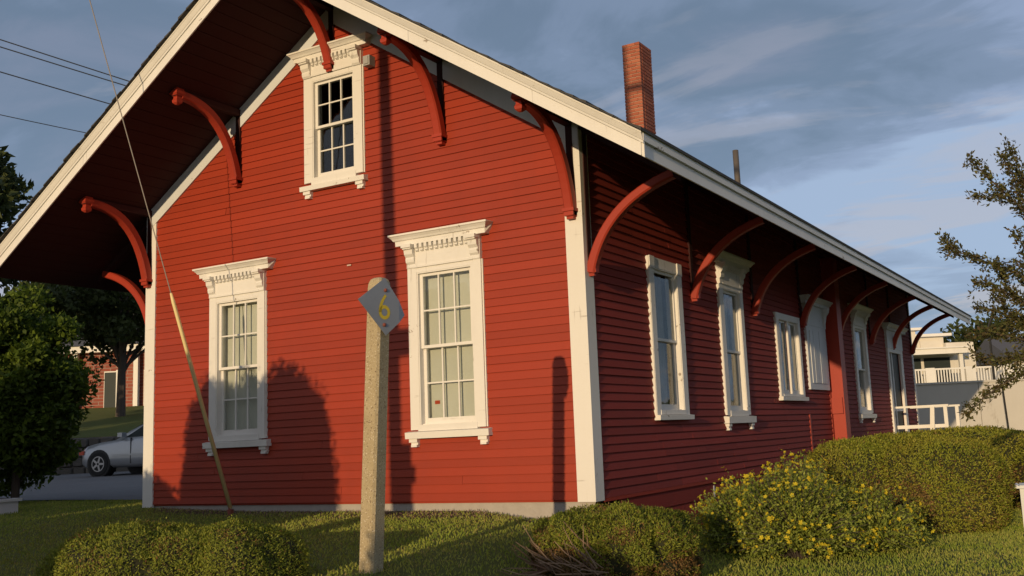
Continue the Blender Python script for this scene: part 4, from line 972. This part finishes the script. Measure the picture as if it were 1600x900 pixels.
def car(name, label, loc, yaw):
    t = thing(name, label, 'car', loc); hw = .84
    T = Matrix.Translation(Vector(loc)) @ Matrix.Rotation(yaw, 4, 'Z')
    # local x runs from the nose (-0.82) back to the tail (3.65); front axle at 0
    sect = [(-.70, .62, .34, .58, .58), (-.62, .74, .24, .69, .65), (-.42, .82, .20, .78, .76), (0.0, .84, .20, .86, .86), (.55, .85, .20, .91, .92), (.80, .85, .20, .95, .97), (1.7, .86, .20, .98, 1.0), (2.7, .86, .20, .99, 1.02), (3.05, .85, .22, .99, 1.04), (3.45, .80, .30, .96, 1.02), (3.62, .70, .38, .85, .88)]
    rings = [[(x, -w, zb_ + .08), (x, -w - .01, .45), (x, -w, zs - .12), (x, -w + .05, zs), (x, -w * .55, zt + .0), (x, 0, zt + .025), (x, w * .55, zt), (x, w - .05, zs), (x, w, zs - .12), (x, w + .01, .45), (x, w, zb_ + .08), (x, w - .12, zb_), (x, -w + .12, zb_)] for x, w, zb_, zs, zt in sect]
    MB(T).loft(rings).build('body', carp, t, smooth=True)
    gs = [(.42, .74, .90, .93, .70), (.80, .70, .93, 1.16, .64), (1.25, .68, .97, 1.355, .58), (2.0, .68, .98, 1.385, .58), (2.5, .68, .99, 1.35, .57), (2.9, .70, 1.0, 1.18, .62), (3.15, .74, 1.0, 1.03, .68)]
    MB(T).loft([[(x, -w, z0), (x, -wt, z1 - .03), (x, -wt + .1, z1), (x, wt - .1, z1), (x, wt, z1 - .03), (x, w, z0)] for x, w, z0, z1, wt in gs]).build('roof', carp, t, smooth=True)
    for s in (-1, 1):
        MB(T).add([(.74, s * (.728), .97), (1.78, s * (.70), 1.0), (1.78, s * .612, 1.32), (1.28, s * .612, 1.30)], [(0, 1, 2, 3)]).build('side_window', winglass, t)
        MB(T).add([(1.84, s * (.705), 1.01), (2.65, s * (.715), 1.02), (2.45, s * .625, 1.30), (1.84, s * .612, 1.315)], [(0, 1, 2, 3)]).build('side_window', winglass, t)
        for x in (0.0, 2.6):
            def disc(r, y0, y1, seg=22): return [[(x + r0 * math.cos(a), s * yy, .31 + r0 * math.sin(a)) for a in [2 * math.pi * i / seg for i in range(seg)]] for yy, r0 in ((y0, r), (y1, r), (y1 + .01, r * .93))]
            MB(T).loft(disc(.37, .60, .853)).build('wheel_arch', plast, t)
            wh = MB(T).loft(disc(.31, .66, .868)).build('wheel', rubber, t)
            mm = MB(T); mm.loft([[(x + r0 * math.cos(a), s * .882, .31 + r0 * math.sin(a)) for a in [2 * math.pi * i / 18 for i in range(18)]] for r0 in (.20, .175)], cap=False)
            for q in range(5):
                a = 2 * math.pi * q / 5; c_, s_ = math.cos(a), math.sin(a); mm.add([(x + c_ * .03 - s_ * .03, s * .884, .31 + s_ * .03 + c_ * .03), (x + c_ * .18 - s_ * .025, s * .884, .31 + s_ * .18 + c_ * .025), (x + c_ * .18 + s_ * .025, s * .884, .31 + s_ * .18 - c_ * .025), (x + c_ * .03 + s_ * .03, s * .884, .31 + s_ * .03 - c_ * .03)], [(0, 1, 2, 3)])
            mm.build('rim', rimm, wh)
        MB(T).box(.66, .80, min(s * .78, s * .95), max(s * .78, s * .95), .98, 1.09).build('mirror', carp, t)
        MB(T).box(1.55, 1.68, min(s * .855, s * .885), max(s * .855, s * .885), .80, .83).build('door_handle', plast, t)
        MB(T).box(.42, 2.2, min(s * .85, s * .876), max(s * .85, s * .876), .50, .545).build('side_moulding', carp, t)
        MB(T).box(-.68, -.54, min(s * .62, s * .80), max(s * .60, s * .80), .56, .66).build('headlight', redl, t)
        for x in (1.0, 1.81): MB(T).box(x, x + .008, min(s * .80, s * .872), max(s * .80, s * .872), .3, .95).build('door_seam', plast, t)
    MB(T).add([(.42, -.66, .95), (.42, .66, .95), (1.22, .53, 1.355), (1.22, -.53, 1.355)], [(0, 1, 2, 3)]).build('windscreen', winglass, t)
    return t
cz_ = gz(-13.4, 10.1) + .012
car('silver_sedan', 'silver sedan parked on the driveway at left, rear half hidden by the station', (-13.55, 9.95, cz_), R(12))

bbld = thing('brick_building', 'single storey red brick building with white framed windows on the slope at far left', 'building', (-28, 23, 2.6))
o46 = Vector((10.306, -8.155, 0)) + FHv * 45.5
TB = Matrix(((CRh.x, -FHv.x, 0, o46.x), (CRh.y, -FHv.y, 0, o46.y), (0, 0, 1, 0), (0, 0, 0, 1)))
MB(TB).box(-34, -6, -9, 0, 2.2, 5.2).build('wall', bb, bbld)
MB(TB).box(-34.5, -5.5, -9.5, .5, 5.2, 5.5).build('eave_band', cleanwhite, bbld)
MB(TB).add([(-34.6, .6, 5.5), (-5.4, .6, 5.5), (-5.4, -4.5, 7.6), (-34.6, -4.5, 7.6), (-34.6, -9.6, 5.5), (-5.4, -9.6, 5.5)], [(0, 1, 2, 3), (3, 2, 5, 4), (0, 3, 4), (1, 5, 2)]).build('roof', greyroof, bbld)
for u in (-28.6, -26.2, -24.0, -21.15, -19.35, -17.6, -15.0, -12.0, -9.0):
    fr_ = MB(TB).box(u - .03, u + .53, 0, .05, 2.62, 4.35).box(u + .53, u + .66, 0, .09, 2.3, 4.4).build('window', cleanwhite, bbld); MB(TB).box(u, u + .52, .05, .07, 2.66, 4.3).build('pane', winglass, fr_)
for u in (-22.5, -19.75, -16.4): MB(TB).box(u, u + .2, .10, .30, 2.3, 5.2).build('column', cleanwhite, bbld)

# ------------------------------------------------------------------ far right: concrete wall, house with balustrade
cwl = thing('concrete_retaining_wall', 'tall stained pale concrete retaining wall beyond the station, shaded at left and sunlit at right', 'wall', (6, 26, -0.55))
dv = Vector((2.28, 1.26, 0)).normalized(); o_ = Vector((4.45, 24.6, 0))
TW = Matrix(((dv.x, dv.y, 0, o_.x), (dv.y, -dv.x, 0, o_.y), (0, 0, 1, 0), (0, 0, 0, 1)))
u = -7.0
while u < 12:
    MB(TW).box(u, u + 2.98, -.35, 0, -1, 1.60).build('wall_panel', cwall, cwl); u += 3.0
MB(TW).box(-7, 14, -.38, .03, 1.60, 1.66).build('coping', cwall, cwl)
hs = thing('white_house', 'pale flat roofed house with a covered porch behind the concrete wall', 'house', (0, 58, 2.4))
ho = Vector((-1.01, 54.48, 0)); hd = Vector((3.5, 1.95, 0)).normalized()
TH = Matrix(((hd.x, hd.y, 0, ho.x), (hd.y, -hd.x, 0, ho.y), (0, 0, 1, 0), (0, 0, 0, 1)))
MB(TH).box(-9, 4.6, -7, -1.6, 1.6, 4.6).build('wall', housew, hs)
MB(TH).box(-9.2, 1.15, -6, -1.9, 4.6, 5.95).build('wall', housew, hs); MB(TH).box(1.15, 3.0, -5, -2.3, 4.6, 5.55).build('wall', housew, hs)
MB(TH).box(-9.5, 1.45, -6.2, -1.5, 5.95, 6.10).build('roof', cleanwhite, hs); MB(TH).box(1.15, 3.4, -5.3, -1.9, 5.55, 5.72).build('roof', cleanwhite, hs)
MB(TH).box(-9.5, 3.3, -1.6, .5, 4.30, 4.62).box(-9.5, 3.4, -1.6, .6, 4.62, 4.70).build('porch_roof', cleanwhite, hs)
MB(TH).box(2.9, 4.6, -2.4, -1.7, 4.6, 5.1).build('roof_railing', housew, hs)
MB(TH).box(1.5, 2.9, -2.29, -2.2, 4.75, 5.3).build('wall_patch', housew, hs)
for u in (-8, -6, -4, -2.2, -.4, 1.4): MB(TH).box(u, u + 1.6, -1.6, -1.55, 2.7, 4.2).build('window', winglass, hs)
for u in (-8.2, -4.3, -.55, 2.9): MB(TH).box(u, u + .22, .0, .22, 2.3, 4.3).build('porch_post', cleanwhite if u > 2 else plast, hs)
MB(TH).box(-9, 12, .1, .2, 3.36, 3.46).box(-9, 12, .1, .2, 2.35, 2.5).build('balustrade_rail', cleanwhite, hs)
for u in (-8.5, -6, -3.5, -1.3, .8, 3.2, 5.6, 8.0): MB(TH).box(u, u + .55, .05, .25, 2.3, 3.5).build('balustrade_pier', cleanwhite, hs)
mbb = MB(TH); u = -9
while u < 12: mbb.box(u, u + .07, .12, .18, 2.5, 3.36); u += .17
mbb.build('balusters', cleanwhite, hs, kind='stuff')
h2 = thing('distant_house', 'distant house with a dark grey roof seen through the branches at right', 'house', (8, 74, 2.5))
T2 = Matrix(((hd.x, hd.y, 0, 5.2), (hd.y, -hd.x, 0, 72.0), (0, 0, 1, 0), (0, 0, 0, 1)))
MB(T2).box(-2, 14, -8, 0, 2, 4.4).build('wall', housew, h2)
MB(T2).add([(-2.5, .5, 4.4), (14.5, .5, 4.4), (14.5, -4, 6.3), (-2.5, -4, 6.3), (-2.5, -8.5, 4.4), (14.5, -8.5, 4.4)], [(0, 1, 2, 3), (3, 2, 5, 4), (0, 3, 4), (1, 5, 2)]).build('roof', greyroof, h2)
for u in (0, 3, 6, 9): MB(T2).box(u, u + 1.2, 0, .05, 2.8, 4.0).build('window', winglass, h2)
for i, (x, y, h) in enumerate([(0, 84, 5.6), (6.5, 88, 5.9), (14, 92, 6.2)]):
    tree('background_tree', ['dark distant tree left of the grey roof', 'dark distant tree behind the grey roof', 'dark distant tree at the right edge'][i], (x, y), h, 3.4, 40, 90, far_leaf, .5, .35, crown_z=.55, crown_h=.42, gap=.9, group='distant trees behind the houses')
sp_ = thing('thin_pole', 'thin dark metal pole in front of the concrete wall at right', 'pole', (7.4, 22.6, -.5)); MB().tube([(7.25, 22.6, -.6), (7.17, 22.6, 1.7)], .028, 6).build('shaft', plast, sp_)
sp2 = thing('thin_pole', 'curved dark lamp pole rising above the white house', 'pole', (4.9, 40, 1.8)); MB().tube([(4.9, 42, 1.0), (4.9, 42, 4.6), (5.05, 42, 5.0), (5.3, 42, 5.1)], .06, 6).build('shaft', plast, sp2)

# ------------------------------------------------------------------ overhead wires, upper left
for i, (a, b) in enumerate((((-22.66, 11.67, 15.07), (-21.14, 16.07, 14.40)), ((-22.69, 11.69, 14.82), (-21.16, 16.09, 14.20)), ((-22.79, 11.78, 13.96), (-21.77, 15.87, 13.56)), ((-26.84, 15.33, 13.92), (-26.32, 17.94, 13.87)))):
    A, B = Vector(a), Vector(b); P = [A + (B - A) * t + Vector((0, 0, .012 * t * t)) for t in (-3.5, -2, -1, -.5, 0, .5, 1, 1.5, 2.5, 4, 6)]
    o = MB().tube(P, .022 if i < 3 else .018, 5).build('power_line', wirem)
    tag(o, ['uppermost thin wire crossing the sky at upper left', 'second wire just below the uppermost one at upper left', 'third lower wire crossing the sky at upper left', 'lowest short wire between the dark tree and the eave'][i], 'wire', 'overhead wires')
